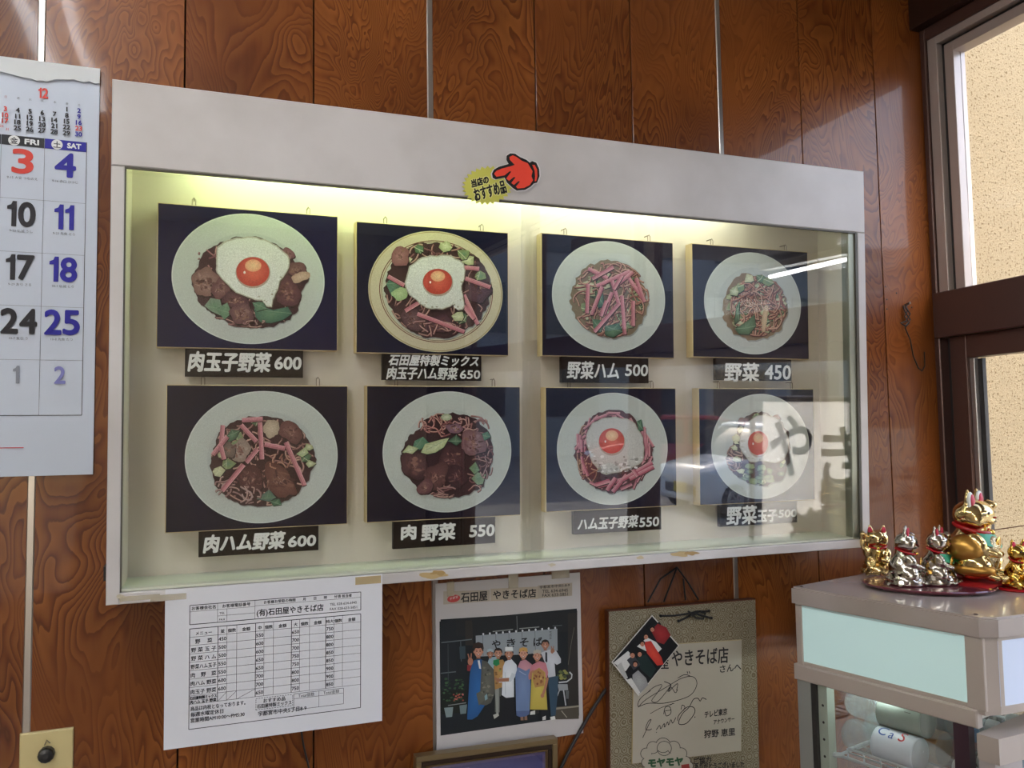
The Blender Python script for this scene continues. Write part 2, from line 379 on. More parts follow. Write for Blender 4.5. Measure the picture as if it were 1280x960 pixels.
for x0, x1 in ((-2.3, -1.55), (-1.5, -.75)):
    f5 = MB(); f5.box(x0, x0+.04, YB-.06, YB, .5, 2.35); f5.box(x1-.04, x1, YB-.06, YB, .5, 2.35); f5.box(x0+.04, x1-.04, YB-.06, YB, .5, .54); f5.box(x0+.04, x1-.04, YB-.06, YB, 2.31, 2.35); f5.build('frame', M['brown'], W5)
    MB().box(x0+.04, x1-.04, YB-.035, YB-.03, .54, 2.31).build('pane', M['glass'], W5)
fl = MB().box(XL-.1, XR+.1, YB-.1, .1, -.1, 0).build('floor', add_mottle(mat('floor_vinyl', '#6f665c', .35), '#655c52', '#7a7167', 8), origin=(0, 0, 0)); struct(fl)
ce = MB().box(XL-.1, XR+.1, YB-.1, .1, CEIL, CEIL+.1).build('ceiling', mat('ceiling_board', '#cfcac0', .8), origin=(0, 0, CEIL)); struct(ce)
wl = MB().box(XL-.1, XL, YB-.1, .1, 0, CEIL).build('wall_left', mat('wall_left_plaster', '#a89a86', .7)); struct(wl)
wfb = MB(); wfb.box(-.75, XR+.1, YB-.1, YB, 0, CEIL); wfb.box(XL-.1, -.75, YB-.1, YB, 0, .5); wfb.box(XL-.1, -.75, YB-.1, YB, 2.35, CEIL); wf = wfb.build('wall_front', mat('wall_front_plaster', '#b5a996', .8)); struct(wf)
# right wall: low sill wall, head wall, glazed bays
rw = MB(); rw.box(XR, XR+.1, YB, 0, 0, .42); rw.box(XR, XR+.1, YB, 0, 2.42, CEIL); rw.box(XR, XR+.1, YB, -3.75, .42, 2.42)
struct(rw.build('wall_right', M['dark'], origin=(XR, 0, 0)))
def ra(u, v=200): return RW.hit(u, v)[0]
def rz(u, v): return RW.hit(u, v)[1]
ht = MB(); xt = WALLF.hit(1136, 20)[0]; zt = WALLF.hit(1136, 38)[1]
ht.fbox(Fr((0, 0, 1.5), (1, 0, 0), (0, 0, 1)), xt, XR+.01, zt, CEIL-1.5, 0, 3.7, bev=0)
struct(ht.build('trim_1', M['dark']))
zhead = rz(1163, 48); zg1 = rz(1191.5, 58.5); ztr1 = rz(1179, 365.5); ztr0 = rz(1181.5, 422.2); zg0 = rz(1223, 446.3)
print('z', zhead, zg1, ztr1, ztr0, zg0, 'a', ra(1152), ra(1164), ra(1193))
aJ = ra(1164.5, 200); bays = [(0.0, 1.55), (1.55, 2.65), (2.65, 3.75)]
zsill = -1.06
for k, (A0, A1) in enumerate(bays):
    W_ = thing('window_%d' % (k+1), (XR, -A0, 1.5+zsill), kind='structure')
    # brown outer frame
    b = MB(); b.fbox(RW, A0, A0+aJ, zsill, zhead+.035, -.09, .004, bev=.002); b.fbox(RW, A1-.03, A1, zsill, zhead+.035, -.09, .004, bev=.002)
    b.fbox(RW, A0+aJ, A1-.03, zhead, zhead+.035, -.09, .004, bev=.002); b.fbox(RW, A0+aJ, A1-.03, zsill, zsill+.04, -.09, .004); b.build('frame', M['brown'], W_)
    tr = MB(); tr.fbox(RW, A0+aJ-.004, A1-.03, ztr0, ztr1, -.05, .012, bev=.002); tr.build('transom', M['brown'], W_)
    # upper fixed light: two pale aluminium frames with a dark channel between
    a1, a2, a3, a4 = [ra(q, 200)+A0 for q in (1165, 1176.5, 1181.5, 1193)]
    u1 = MB(); u1.fbox(RW, a1, a2, ztr1, zhead, -.03, -.002, bev=.001); u1.fbox(RW, a2, A1-.03, zhead-.017, zhead, -.03, -.002, bev=.001); u1.build('outer_sash', M['alulight'], W_)
    g1 = MB(); g1.fbox(RW, a2, a3, ztr1, zhead-.017, -.04, -.018); g1.fbox(RW, a2, A1-.03, zhead-.024, zhead-.017, -.04, -.018); g1.build('seal', M['gasket'], W_)
    u2 = MB(); u2.fbox(RW, a3, a4, ztr1, zhead-.024, -.045, -.012, bev=.001); u2.fbox(RW, a4, A1-.03, zg1, zhead-.024, -.045, -.012, bev=.001); u2.fbox(RW, A1-.05, A1-.03, ztr1, zg1, -.045, -.012); u2.build('inner_sash', M['alulight'], W_)
    MB().fbox(RW, a4, A1-.05, ztr1, zg1, -.034, -.031).build('pane', M['glass'], W_)
    # lower sliding sash: brown
    c0, c1, c2, c3, c4 = [ra(q, 560)+A0 for q in (1186, 1190, 1210, 1216, 1222)]
    MB().fbox(RW, A0+aJ-.002, c1, zsill+.04, ztr0, -.05, -.02).build('seal', M['gasket'], W_)
    l1 = MB(); l1.fbox(RW, c1, c2, zsill+.04, ztr0, -.04, -.008, bev=.001); l1.fbox(RW, c2, A1-.03, zg0+.002, ztr0, -.04, -.008, bev=.001); l1.fbox(RW, A1-.06, A1-.03, zsill+.04, zg0, -.04, -.008); l1.build('lower_sash', M['brown'], W_)
    MB().fbox(RW, c2, c3, zsill+.04, zg0, -.036, -.016, bev=.001).build('bead', M['alu'], W_)
    MB().fbox(RW, c3, c4-.0005, zsill+.04, zg0, -.036, -.026).build('seal', M['gasket'], W_)
    MB().fbox(RW, c4-.001, A1-.06, zsill+.04, zg0, -.034, -.030).build('pane', M['glass'], W_)
# outside: stucco wing wall, street
sw = MB(); sw.box(XR+.13, 6.5, .17, .4, -.6, 6); tag(sw.build('stucco_wall', M['stucco']), None, None, kind='structure')
gr = MB(); gr.box(XR+.1, 40, -40, .17, -.7, -.6); gr.box(-20, XR+.1, -40, YB-.1, -.7, -.6)
tag(gr.build('ground', add_mottle(mat('asphalt', '#77746f', .9), '#6d6a66', '#8a8782', 3)), None, None, kind='structure')

# =================================================================== DISPLAY CASE
T_ = 0.035; nn = math.hypot(1, T_)
CASE = Fr((0, -1.335+1.22, 1.5), (1, 0, 0), (0, -T_/nn, 1/nn))
oa0, oa1, ob0, ob1 = -.1256, 1.163, -.2139, .494
ia0, ia1, ib0, ib1 = -.109, 1.1425, -.1987, .3765
DB = -.105
case = thing('display_case', CASE.pt((oa0+oa1)/2, ob0, DB), 'white framed glass fronted menu case with a plain header board, hung on the wood wall', 'display case')
e = 1e-4
MB().fbox(CASE, oa0, oa1, ib1, ob1, -.010, .0, bev=.0015).build('header_board', M['white'], case)
MB().fbox(CASE, oa0+.001, oa1-.001, ob1-.012, ob1-.0008, DB-.004, -.010).build('top_board', M['white'], case)
b = MB(); b.fbox(CASE, oa0, ia0, ob0, ob1-.0125, DB-.004, -.0105); b.fbox(CASE, oa0, ia0, ob0, ib1-.0006, -.0106, -.0005, bev=.001); b.build('stile', M['white'], case)
b = MB(); b.fbox(CASE, ia1+.003, oa1, ob0, ob1-.0125, DB-.004, -.0105); b.fbox(CASE, ia1+.003, oa1, ob0, ib1-.0006, -.0106, -.0005, bev=.001); b.build('stile', M['white'], case)
b = MB(); b.fbox(CASE, ia0, ia1+.003, ob0, ib0, DB-.004, -.0005, bev=.001); b.build('bottom_rail', M['white'], case)
b = MB(); b.fbox(CASE, ia0, ia1, ib0, ob1-.01, DB-.006, DB); b.build('back_panel', M['cream'], case)
MB().fbox(CASE, ia0-.0005, ia0+.001, ib0, ob1-.013, DB, -.0105).build('side_lining', M['cream'], case)
MB().fbox(CASE, ia1-.001, ia1+.003, ib0, ob1-.013, DB, -.0105).build('side_lining', M['cream'], case)
MB().fbox(CASE, ia0+.001, ia1-.001, ib0, ib0+.0012, DB, -.008).build('inner_shelf', mat('inner_shelf_white', '#d5dccb', .4), case)
# aluminium glass tracks
b = MB(); b.fbox(CASE, ia1-.0165, ia1-.001, ib0+.001, ib1, -.022, -.004, bev=.001); b.build('glass_track', mat('track_grey', '#8f9285', .35, .6), case)
b = MB(); b.fbox(CASE, ia1-.0025, ia1+.003, ib0, ib1, -.004, -.001); b.fbox(CASE, ia0, ia1, ib1-.0025, ib1, -.006, -.001); b.fbox(CASE, ia0, ia0+.002, ib0, ib1, -.008, -.002); b.build('glazing_seal', mat('seal_brown', '#4b463c', .5), case)
b = MB(); b.fbox(CASE, ia0, ia1, ib0+.0012, ib0+.004, -.02, -.004); b.build('glass_track', mat('track_cream', '#cfd3c2', .4, .2), case)
am = .47
MB().fbox(CASE, ia0+.002, am+.035, ib0+.004, ib1-.002, -.0175, -.0145).build('glass_pane', M['caseglass'], case)
MB().fbox(CASE, am, ia1-.0165, ib0+.004, ib1-.002, -.0095, -.0065).build('glass_pane', M['caseglass'], case)
# rusty glue marks on the rail
for (u, v, ru, rv, c_) in ((541, 719, 16, 4.2, '#b79d6e'), (548, 716, 9, 3, '#a58755'), (851, 692.5, 13, 3, '#bca57a'), (864, 691.5, 8, 2.6, '#ab8d5e'), (152, 747, 6, 4, '#bfb59e'), (800, 697, 5, 2, '#c4b494'), (690, 706, 4, 2, '#c2b79e')):
    Ink(CASE, .0003+u*2e-7).view(0, 0, 1, 0).ellipse(u, v, ru, rv, c_, jit=.35, n=26, seed=int(u)).mb.build('glue_stain', M['paperprint'], case)
b = MB(); b.fbox(CASE, oa0-.004, oa0, CASE.hit(134, 728)[1], CASE.hit(134, 710)[1], -.035, -.01); b.build('corner_catch', M['black'], case)
# fluorescent tube and its holder behind the header
tp = MB(); tp.tube([CASE.pt(a, .4385, -.055) for a in (-.03, .42)], .013, 14); lamp = thing('fluorescent_lamp', CASE.pt(.2, .45, -.055), 'slim greenish white tube lamp hidden behind the header of the menu case', 'lamp')
tp.build('tube', M['tube'], lamp)
MB().tube([CASE.pt(a, .4385, -.055) for a in (.45, .93)], .013, 14).build('tube', emit('tube_light_white', (.93, 1, .84, 1), 8.0), lamp)
b = MB(); b.fbox(CASE, -.05, .95, .457, .48, -.075, -.035); 
for a in (-.035, .435, .945): b.fbox(CASE, a-.008, a+.008, .42, .46, -.065, -.045)
b.build('lamp_holder', M['enamel'], lamp)

# =================================================================== FOOD PRINTS
def clampin(x, y, E_):
    cx, cy, rx, ry = E_; k = math.hypot((x-cx)/rx, (y-cy)/ry)
    return (x, y) if k <= 1 else (cx+(x-cx)/k, cy+(y-cy)/k)
def noodles(I, E_, n, seed, w_=6, dark='#5a3534', cols=('#a97a68', '#b98a74', '#96655a', '#c49a80'), ln=(7, 15), edge=False):
    R_ = random.Random(seed); cx, cy, rx, ry = E_
    for k in range(n):
        t = R_.uniform(0, 6.283); q = math.sqrt(R_.random()) if not edge else R_.uniform(.78, 1)
        x, y = cx+math.cos(t)*rx*q, cy+math.sin(t)*ry*q; d = R_.uniform(0, 6.283); cv = R_.uniform(-.5, .5); pts = []
        for _ in range(R_.randint(*ln)):
            pts.append(clampin(x, y, E_)); d += cv*.6+R_.uniform(-.22, .22); x += math.cos(d)*7.5; y += math.sin(d)*7.5
            if R_.random() < .08: cv = -cv
        I.line([(a+1.2, b_+1.6) for a, b_ in pts], w_+2.6, dark); I.line(pts, w_, R_.choice(cols)); 
        if w_ > 4 and R_.random() < .6: I.line([(a-.8, b_-.9) for a, b_ in pts[1:-1]], w_*.3, '#d9b8a0')
def ham(I, x0, y0, x1, y1, w_=17, col='#bd7580'):
    dx, dy = x1-x0, y1-y0; L = math.hypot(dx, dy); nx, ny = -dy/L*w_/2, dx/L*w_/2
    I.poly([(x0+nx+2, y0+ny+3), (x1+nx+2, y1+ny+3), (x1-nx+2, y1-ny+4), (x0-nx+2, y0-ny+4)], '#4a2a2c')
    I.poly([(x0+nx, y0+ny), (x1+nx, y1+ny), (x1-nx, y1-ny), (x0-nx, y0-ny)], col)
    k = -.35 if ny < 0 else .35
    I.poly([(x0+nx*.2, y0+ny*.2), (x1+nx*.2, y1+ny*.2), (x1-nx*.75, y1-ny*.75), (x0-nx*.75, y0-ny*.75)], '#cd8a92')
    I.line([(x0-nx*.85, y0-ny*.85), (x1-nx*.85, y1-ny*.85)], w_*.13, '#e2b0b0')
def meat(I, cx, cy, rx, ry, ang=0, col='#7d574f', inner='#a07a6c', seed=1):
    I.ellipse(cx+2, cy+4, rx*1.04, ry*1.04, '#33201f', jit=.16, ang=ang, seed=seed)
    I.ellipse(cx, cy, rx, ry, col, inner, jit=.16, ang=ang, seed=seed, n=30)
    R_ = random.Random(seed)
    for _ in range(int(rx*ry/150)+5):
        t = R_.uniform(0, 6.28); q = R_.uniform(0, .8); x = cx+math.cos(t)*rx*q*.85; y = cy+math.sin(t)*ry*q*.85
        I.ellipse(x, y, R_.uniform(3, rx*.28), R_.uniform(2, ry*.16), R_.choice((col, inner, '#5a3835', '#8e695c', '#6d4844')), n=9, jit=.3, ang=R_.uniform(-1, 1)+ang, seed=R_.randint(0, 9999))
    for _ in range(max(4, int(rx/5))):
        t = R_.uniform(0, 6.28); q = R_.uniform(0, .7); x = cx+math.cos(t)*rx*q*.8; y = cy+math.sin(t)*ry*q*.8
        I.line([(x, y), (x+R_.uniform(-9, 9), y+R_.uniform(3, 9)), (x+R_.uniform(-14, 14), y+R_.uniform(6, 16))], R_.uniform(1.5, 3.5), R_.choice(('#5b3a36', '#b99688', '#8c665c')), taper=True)
def leaf(I, pts, col='#4d7157', vein='#8aa98a'):
    I.poly([(x+2, y+3) for x, y in pts], '#26342c'); I.poly(pts, col, '#6f9374' if col < '#9' else '#d7dfb8')
    n = len(pts); a = pts[0]; b_ = pts[n//2]; I.line([a, ((a[0]+b_[0])/2+3, (a[1]+b_[1])/2+2), b_], 2.4, vein, taper=True)
    I.line([pts[1], ((a[0]+b_[0])/2, (a[1]+b_[1])/2)], 1.6, vein, taper=True)
def cabbage(I, cx, cy, r, seed):
    R_ = random.Random(seed); n = R_.randint(5, 7); a0 = R_.uniform(0, 6.28)
    leaf(I, [(cx+math.cos(a0+i*6.283/n)*r*R_.uniform(.5, 1.1), cy+math.sin(a0+i*6.283/n)*r*R_.uniform(.4, .9)) for i in range(n)], R_.choice(('#8fa06c', '#a5ad7c', '#b7bc90', '#5d7a55', '#c5c69c')), '#d8dcb8')
def base(I, pts, col='#4b3030'):
    R_ = random.Random(9); out = []; n = len(pts)
    for i in range(n):
        (x0, y0), (x1, y1) = pts[i], pts[(i+1) % n]; L = math.hypot(x1-x0, y1-y0) or 1
        for k in range(5): t = k/5; q = R_.uniform(-5, 5); out.append((x0+(x1-x0)*t+(y1-y0)/L*q, y0+(y1-y0)*t-(x1-x0)/L*q))
    I.poly([(x+3, y+5) for x, y in out], '#9aa19b'); I.poly(out, col)
def egg(I, pts, yc, ry, white='#dfe3dd', inner='#e9ebe6', crisp=True):
    I.poly([(x+3, y+7) for x, y in pts], '#5b4842')
    n = len(pts); sm_ = []
    for i in range(n):      # rounded outline
        p0, p1, p2, p3 = pts[i-1], pts[i], pts[(i+1) % n], pts[(i+2) % n]
        for t in (0, .34, .67):
            sm_.append(tuple(.5*((2*p1[q])+(-p0[q]+p2[q])*t+(2*p0[q]-5*p1[q]+4*p2[q]-p3[q])*t*t+(-p0[q]+3*p1[q]-3*p2[q]+p3[q])*t**3) for q in (0, 1)))
    Q_ = random.Random(5); sm_ = [(x+Q_.uniform(-3.2, 3.2), y+Q_.uniform(-3.2, 3.2)) for x, y in sm_]
    I.poly(sm_, '#b9b7a8'); cx = sum(p[0] for p in sm_)/len(sm_); cy = sum(p[1] for p in sm_)/len(sm_)
    I.poly([(cx+(x-cx)*.965, cy+(y-cy)*.96) for x, y in sm_], white, inner)
    if crisp:
        R_ = random.Random(int(cx))
        for _ in range(26):
            x, y = R_.choice(sm_); k = R_.uniform(.82, .95); x = cx+(x-cx)*k; y = cy+(y-cy)*k
            if y > cy-20: I.ellipse(x, y, R_.uniform(2, 7), R_.uniform(1.5, 4.5), R_.choice(('#c2c0b2', '#a9a593', '#f0f1ee')), n=9, jit=.3, seed=R_.randint(0, 999))
    I.ellipse(yc[0]+1, yc[1]+4, ry[0]*1.06, ry[1]*1.08, '#b8a99a'); I.ellipse(yc[0], yc[1], *ry, '#c4493c', '#e0705a')
    I.ellipse(yc[0]+ry[0]*.02, yc[1]-ry[1]*.42, ry[0]*.5, ry[1]*.42, '#e9a983', '#f3d3a0', n=24); I.ellipse(yc[0]-ry[0]*.5, yc[1]+ry[1]*.05, ry[0]*.07, ry[1]*.1, '#f7efe6', n=10)

def food1(I):
    E_ = (505, 480, 255, 205)
    base(I, [(285, 330), (240, 440), (232, 480), (260, 560), (300, 605), (360, 640), (430, 682), (530, 692), (620, 684), (700, 650), (738, 605), (748, 530), (795, 452), (760, 420), (720, 360), (650, 300), (560, 255), (440, 252), (350, 290)], '#46292f')
    noodles(I, (320, 350, 60, 55), 10, 1, 6, cols=('#a06b72', '#b57f80', '#8b565f')); noodles(I, (520, 600, 215, 85), 26, 2, 6, cols=('#8d6163', '#a07472', '#734a50'))
    meat(I, 295, 470, 62, 72, .3, '#83605a', '#a98a80', 3); meat(I, 370, 500, 40, 60, .4, '#6e4649', '#906a68', 4); meat(I, 690, 520, 62, 70, -.5, '#5e3a40', '#80565a', 5)
    meat(I, 735, 415, 48, 40, .4, '#6f484a', '#8d6a62', 6); I.ellipse(752, 447, 46, 24, '#b99a86', '#d4bba4', jit=.15, ang=-.25); meat(I, 440, 560, 66, 38, .3, '#5a3840', '#7d5657', 7)
    leaf(I, [(290, 585), (320, 548), (365, 556), (376, 600), (368, 632), (320, 610)], '#7f9480'); leaf(I, [(345, 600), (400, 570), (420, 620), (385, 652)], '#6a8a70'); 
    leaf(I, [(528, 600), (560, 585), (620, 605), (690, 590), (710, 622), (668, 652), (610, 668), (560, 664), (536, 640)], '#3f6d5c'); leaf(I, [(520, 570), (570, 562), (590, 600), (540, 612)], '#5a8068')
    meat(I, 470, 625, 56, 52, .2, '#6a474c', '#8f6d6a', 8); noodles(I, (545, 672, 70, 16), 7, 9, 6, cols=('#a98682', '#95706f')); meat(I, 690, 335, 34, 26, .7, '#7b5058', '#94686c', 10)
    egg(I, [(345, 380), (352, 305), (400, 272), (470, 256), (540, 258), (600, 275), (655, 308), (700, 365), (690, 420), (655, 465), (640, 510), (622, 560), (612, 590), (588, 586), (570, 562), (515, 552), (440, 520), (385, 470), (352, 425)], (522, 422), (79, 70))
def food2(I):
    base(I, [(175, 520), (160, 590), (180, 640), (215, 700), (265, 750), (330, 775), (420, 775), (490, 745), (545, 700), (578, 640), (588, 570), (570, 500), (530, 450), (470, 420), (390, 395), (300, 395), (230, 430), (190, 480)], '#4b3334')
    noodles(I, (370, 580, 200, 190), 60, 21, 5, cols=('#b58c80', '#a87c74', '#c4a392', '#8b6260'))
    for k, (x, y, r) in enumerate(((240, 470, 36), (500, 470, 34), (470, 700, 40), (480, 440, 30), (200, 570, 26), (540, 530, 30), (300, 420, 34), (410, 410, 30), (560, 600, 26))): cabbage(I, x, y, r, 30+k)
    meat(I, 225, 450, 36, 40, .5, '#8a5b5c', '#a77a76', 22); meat(I, 275, 700, 52, 40, .7, '#5f4247', '#7c6064', 23); meat(I, 540, 590, 44, 46, 1, '#523843', '#6f505a', 24); meat(I, 380, 720, 56, 36, 0, '#543640', '#76535a', 25)
    leaf(I, [(168, 560), (190, 530), (230, 550), (222, 600), (190, 610)], '#56806a'); I.ellipse(224, 600, 32, 26, '#9fbb84', '#c2d6a4', jit=.15, ang=-.4)
    noodles(I, (340, 740, 120, 32), 10, 26, 5, cols=('#b58c88', '#9d7470')); cabbage(I, 460, 690, 34, 44)
    for q in ((175, 530, 240, 566), (478, 494, 540, 500), (484, 538, 584, 574), (300, 634, 244, 668), (292, 680, 480, 752), (478, 604, 534, 722), (520, 700, 470, 640)): ham(I, *q, w_=16)
    egg(I, [(245, 540), (262, 490), (310, 455), (370, 446), (430, 450), (476, 478), (484, 520), (470, 570), (480, 620), (476, 662), (455, 665), (440, 645), (390, 660), (330, 655), (290, 625), (250, 590)], (373, 551), (58, 51))
def food3(I):
    E_ = (320, 325, 135, 132)
    base(I, [(185, 290), (178, 340), (200, 390), (240, 430), (290, 458), (340, 462), (400, 445), (440, 400), (455, 340), (440, 280), (410, 225), (360, 190), (300, 185), (240, 205), (205, 240)], '#86765c')
    for k in range(40):
        R_ = random.Random(300+k); t = R_.uniform(0, 6.28); q = R_.uniform(.4, .92); cabbage(I, 320+math.cos(t)*125*q, 325+math.sin(t)*122*q, R_.uniform(16, 28), 310+k)
    noodles(I, E_, 90, 31, 4.5, cols=('#b98674', '#c99c84', '#a3705f')); leaf(I, [(300, 420), (350, 410), (362, 440), (330, 460), (300, 452)], '#3f6650'); leaf(I, [(268, 305), (292, 300), (298, 350), (275, 355)], '#45675a'); leaf(I, [(255, 395), (300, 400), (285, 440), (262, 440)], '#527456')
    for q in ((240, 216, 310, 250), (330, 210, 255, 252), (270, 278, 390, 225), (240, 270, 236, 375), (252, 380, 290, 280), (325, 258, 350, 345), (340, 275, 400, 228), (350, 340, 262, 440), (296, 378, 325, 300), (360, 312, 370, 450), (400, 330, 400, 420), (385, 250, 432, 320), (410, 250, 440, 335), (360, 240, 330, 290), (305, 330, 285, 385)): ham(I, *q, w_=13, col='#b46c78')
def food4(I):
    E_ = (835, 350, 112, 115)
    base(I, [(722, 340), (725, 400), (760, 445), (810, 468), (880, 465), (930, 430), (950, 370), (945, 310), (910, 265), (860, 240), (790, 235), (745, 270)], '#8a755c')
    for k in range(44):
        R_ = random.Random(400+k); t = R_.uniform(0, 6.28); q = R_.uniform(.55, .95); cabbage(I, 835+math.cos(t)*105*q, 350+math.sin(t)*105*q, R_.uniform(15, 27), 410+k)
    noodles(I, (845, 350, 98, 104), 120, 41, 4.5, cols=('#b9806a', '#c9947c', '#a76c58', '#d2a88e'))
    for k, (x, y, r) in enumerate(((780, 285, 30), (760, 300, 26), (810, 255, 24), (855, 250, 22), (880, 262, 24), (865, 400, 20), (868, 375, 20))): cabbage(I, x, y, r, 450+k)
    leaf(I, [(760, 430), (800, 405), (830, 380), (835, 420), (810, 450), (775, 448)], '#4f6e4e'); leaf(I, [(765, 350), (778, 330), (776, 400), (758, 415)], '#41583f')
    I.poly([(868, 345), (880, 350), (875, 400), (868, 440), (858, 442), (855, 400), (862, 365)], '#c9ae8c', '#dcc8a6')
def food5(I):
    E_ = (570, 405, 245, 215)
    base(I, [(360, 270), (330, 370), (318, 430), (340, 520), (400, 590), (480, 622), (560, 625), (660, 615), (740, 560), (790, 500), (825, 400), (800, 320), (740, 250), (640, 200), (520, 190), (430, 220)], '#452a2b')
    noodles(I, E_, 70, 51, 7, cols=('#a77c74', '#b58e84', '#906560', '#c9a494'))
    for k, (x, y, r) in enumerate(((440, 330, 40), (400, 420, 40), (360, 460, 34), (770, 390, 38), (800, 420, 28), (450, 290, 34), (540, 215, 30), (380, 380, 30), (790, 340, 28))): cabbage(I, x, y, r, 500+k)
    leaf(I, [(395, 290), (420, 255), (460, 262), (440, 300), (405, 320)], '#3e6048'); leaf(I, [(540, 590), (600, 545), (640, 580), (600, 602)], '#5f7a70'); leaf(I, [(605, 600), (650, 585), (660, 618), (620, 624)], '#2e6247'); leaf(I, [(730, 375), (775, 340), (790, 370), (760, 390)], '#a8bb84')
    I.ellipse(612, 252, 40, 44, '#b2a189', '#d3c6ae', jit=.12); meat(I, 705, 270, 62, 46, .5, '#6b4440', '#8c6660', 52); meat(I, 460, 358, 50, 55, .4, '#98867a', '#b4a496', 53); meat(I, 410, 355, 30, 36, 0, '#6d5c55', '#8b7a70', 54)
    meat(I, 510, 490, 66, 62, .5, '#54302f', '#6d443f', 55); meat(I, 650, 500, 100, 58, .85, '#6a423a', '#8a6052', 56); noodles(I, (490, 570, 70, 40), 10, 57, 7, cols=('#a58480', '#b59a94')); noodles(I, (650, 410, 60, 35), 10, 58, 7, cols=('#b4826c', '#a4705c'))
    noodles(I, (400, 530, 60, 50), 8, 61, 7, cols=('#a58480', '#b59a94'))
    for q in ((378, 236, 370, 330), (330, 378, 400, 290), (470, 212, 570, 206), (465, 235, 540, 315), (556, 222, 566, 400), (368, 335, 384, 400), (545, 350, 490, 415), (478, 425, 375, 550), (578, 328, 676, 348), (680, 318, 770, 525)): ham(I, *q, w_=22, col='#b07078')
    I.line([(470, 565), (480, 590), (505, 595), (522, 580), (512, 558), (488, 545), (462, 530)], 7, '#b9a09a')
def food6(I):
    base(I, [(330, 290), (270, 330), (240, 400), (238, 460), (262, 520), (330, 590), (420, 618), (480, 628), (560, 605), (630, 570), (660, 490), (680, 400), (660, 310), (590, 240), (500, 215), (420, 220), (350, 245)], '#41282c')
    noodles(I, (410, 275, 90, 55), 26, 62, 6, cols=('#a86e68', '#b98079', '#925a58')); noodles(I, (570, 280, 90, 50), 24, 63, 6, cols=('#a0706c', '#b48a84')); noodles(I, (480, 560, 150, 60), 26, 64, 6, cols=('#a17874', '#8a6062', '#b5908a')); noodles(I, (620, 400, 55, 90), 18, 65, 6, cols=('#9a706c', '#7d5654'))
    leaf(I, [(285, 400), (300, 350), (340, 330), (370, 360), (330, 390)], '#4f8468'); leaf(I, [(330, 405), (350, 365), (420, 345), (465, 335), (440, 380), (400, 405), (360, 414)], '#b4be8c'); leaf(I, [(460, 350), (500, 320), (530, 350), (500, 372)], '#3c5f4c'); leaf(I, [(240, 405), (270, 370), (320, 385), (280, 420)], '#a4b07c')
    I.ellipse(452, 236, 26, 16, '#9fb28c', '#d5dcc0'); leaf(I, [(610, 320), (650, 305), (665, 330), (630, 350)], '#4e8066')
    meat(I, 580, 360, 62, 60, .6, '#7d5a5c', '#9b7a7c', 66); meat(I, 300, 470, 70, 62, .4, '#4c2f33', '#6a4747', 67); meat(I, 480, 440, 66, 66, .2, '#4b2c31', '#5f3d40', 68); meat(I, 400, 520, 80, 48, -1.0, '#5b3a3a', '#7a5450', 69); meat(I, 500, 520, 54, 52, .2, '#41262c', '#55343a', 70); meat(I, 350, 570, 40, 34, -.6, '#6b474a', '#86605f', 71)
    meat(I, 490, 290, 40, 24, 0, '#7b5a66', '#97788a', 72)
    leaf(I, [(560, 480), (590, 450), (610, 490), (585, 510)], '#7d9a70'); leaf(I, [(570, 530), (600, 500), (640, 510), (625, 555), (600, 560)], '#8fa582'); noodles(I, (450, 595, 80, 24), 10, 73, 6, cols=('#b5908a', '#a67e7a')); noodles(I, (640, 470, 30, 60), 8, 74, 5, cols=('#8d6a66', '#b0908c'))
def food7(I):
    E_ = (305, 300, 138, 145)
    base(I, [(200, 200), (172, 260), (166, 310), (190, 380), (240, 430), (300, 445), (370, 425), (440, 350), (442, 290), (415, 220), (360, 165), (300, 145), (240, 165)], '#563338')
    noodles(I, (215, 300, 40, 110), 22, 75, 4.5, cols=('#b08874', '#a1745f', '#c4a184')); R_ = random.Random(77)
    for k in range(46):
        t = R_.uniform(0, 6.283); q = R_.uniform(.78, 1.0); x = 305+math.cos(t)*132*q; y = 297+math.sin(t)*138*q; d = t+math.pi/2+R_.uniform(-.5, .5); L = R_.uniform(18, 34)
        ham(I, x-math.cos(d)*L, y-math.sin(d)*L, x+math.cos(d)*L, y+math.sin(d)*L, w_=R_.uniform(7, 11), col=R_.choice(('#a2606e', '#8f4f60', '#b06f7a')))
    for q in ((250, 420, 340, 395), (300, 440, 350, 380), (330, 400, 440, 335), (360, 395, 445, 350), (290, 400, 240, 415), (280, 435, 310, 390), (390, 385, 350, 330)): ham(I, *q, w_=14, col='#b25b6c')
    leaf(I, [(385, 190), (402, 182), (408, 220), (392, 225)], '#3c6a52')
    egg(I, [(205, 235), (230, 195), (275, 178), (330, 176), (380, 200), (405, 245), (412, 300), (395, 345), (350, 360), (320, 372), (275, 378), (240, 350), (215, 300)], (296, 259), (45, 45), white='#c9c9c3', inner='#d6d6d0')
    for k in range(40): I.ellipse(R_.uniform(235, 390), R_.uniform(315, 368), R_.uniform(3, 9), R_.uniform(2, 6), R_.choice(('#a9a9a5', '#dededa', '#96958f', '#eeeeea')), n=9, jit=.3, seed=k)
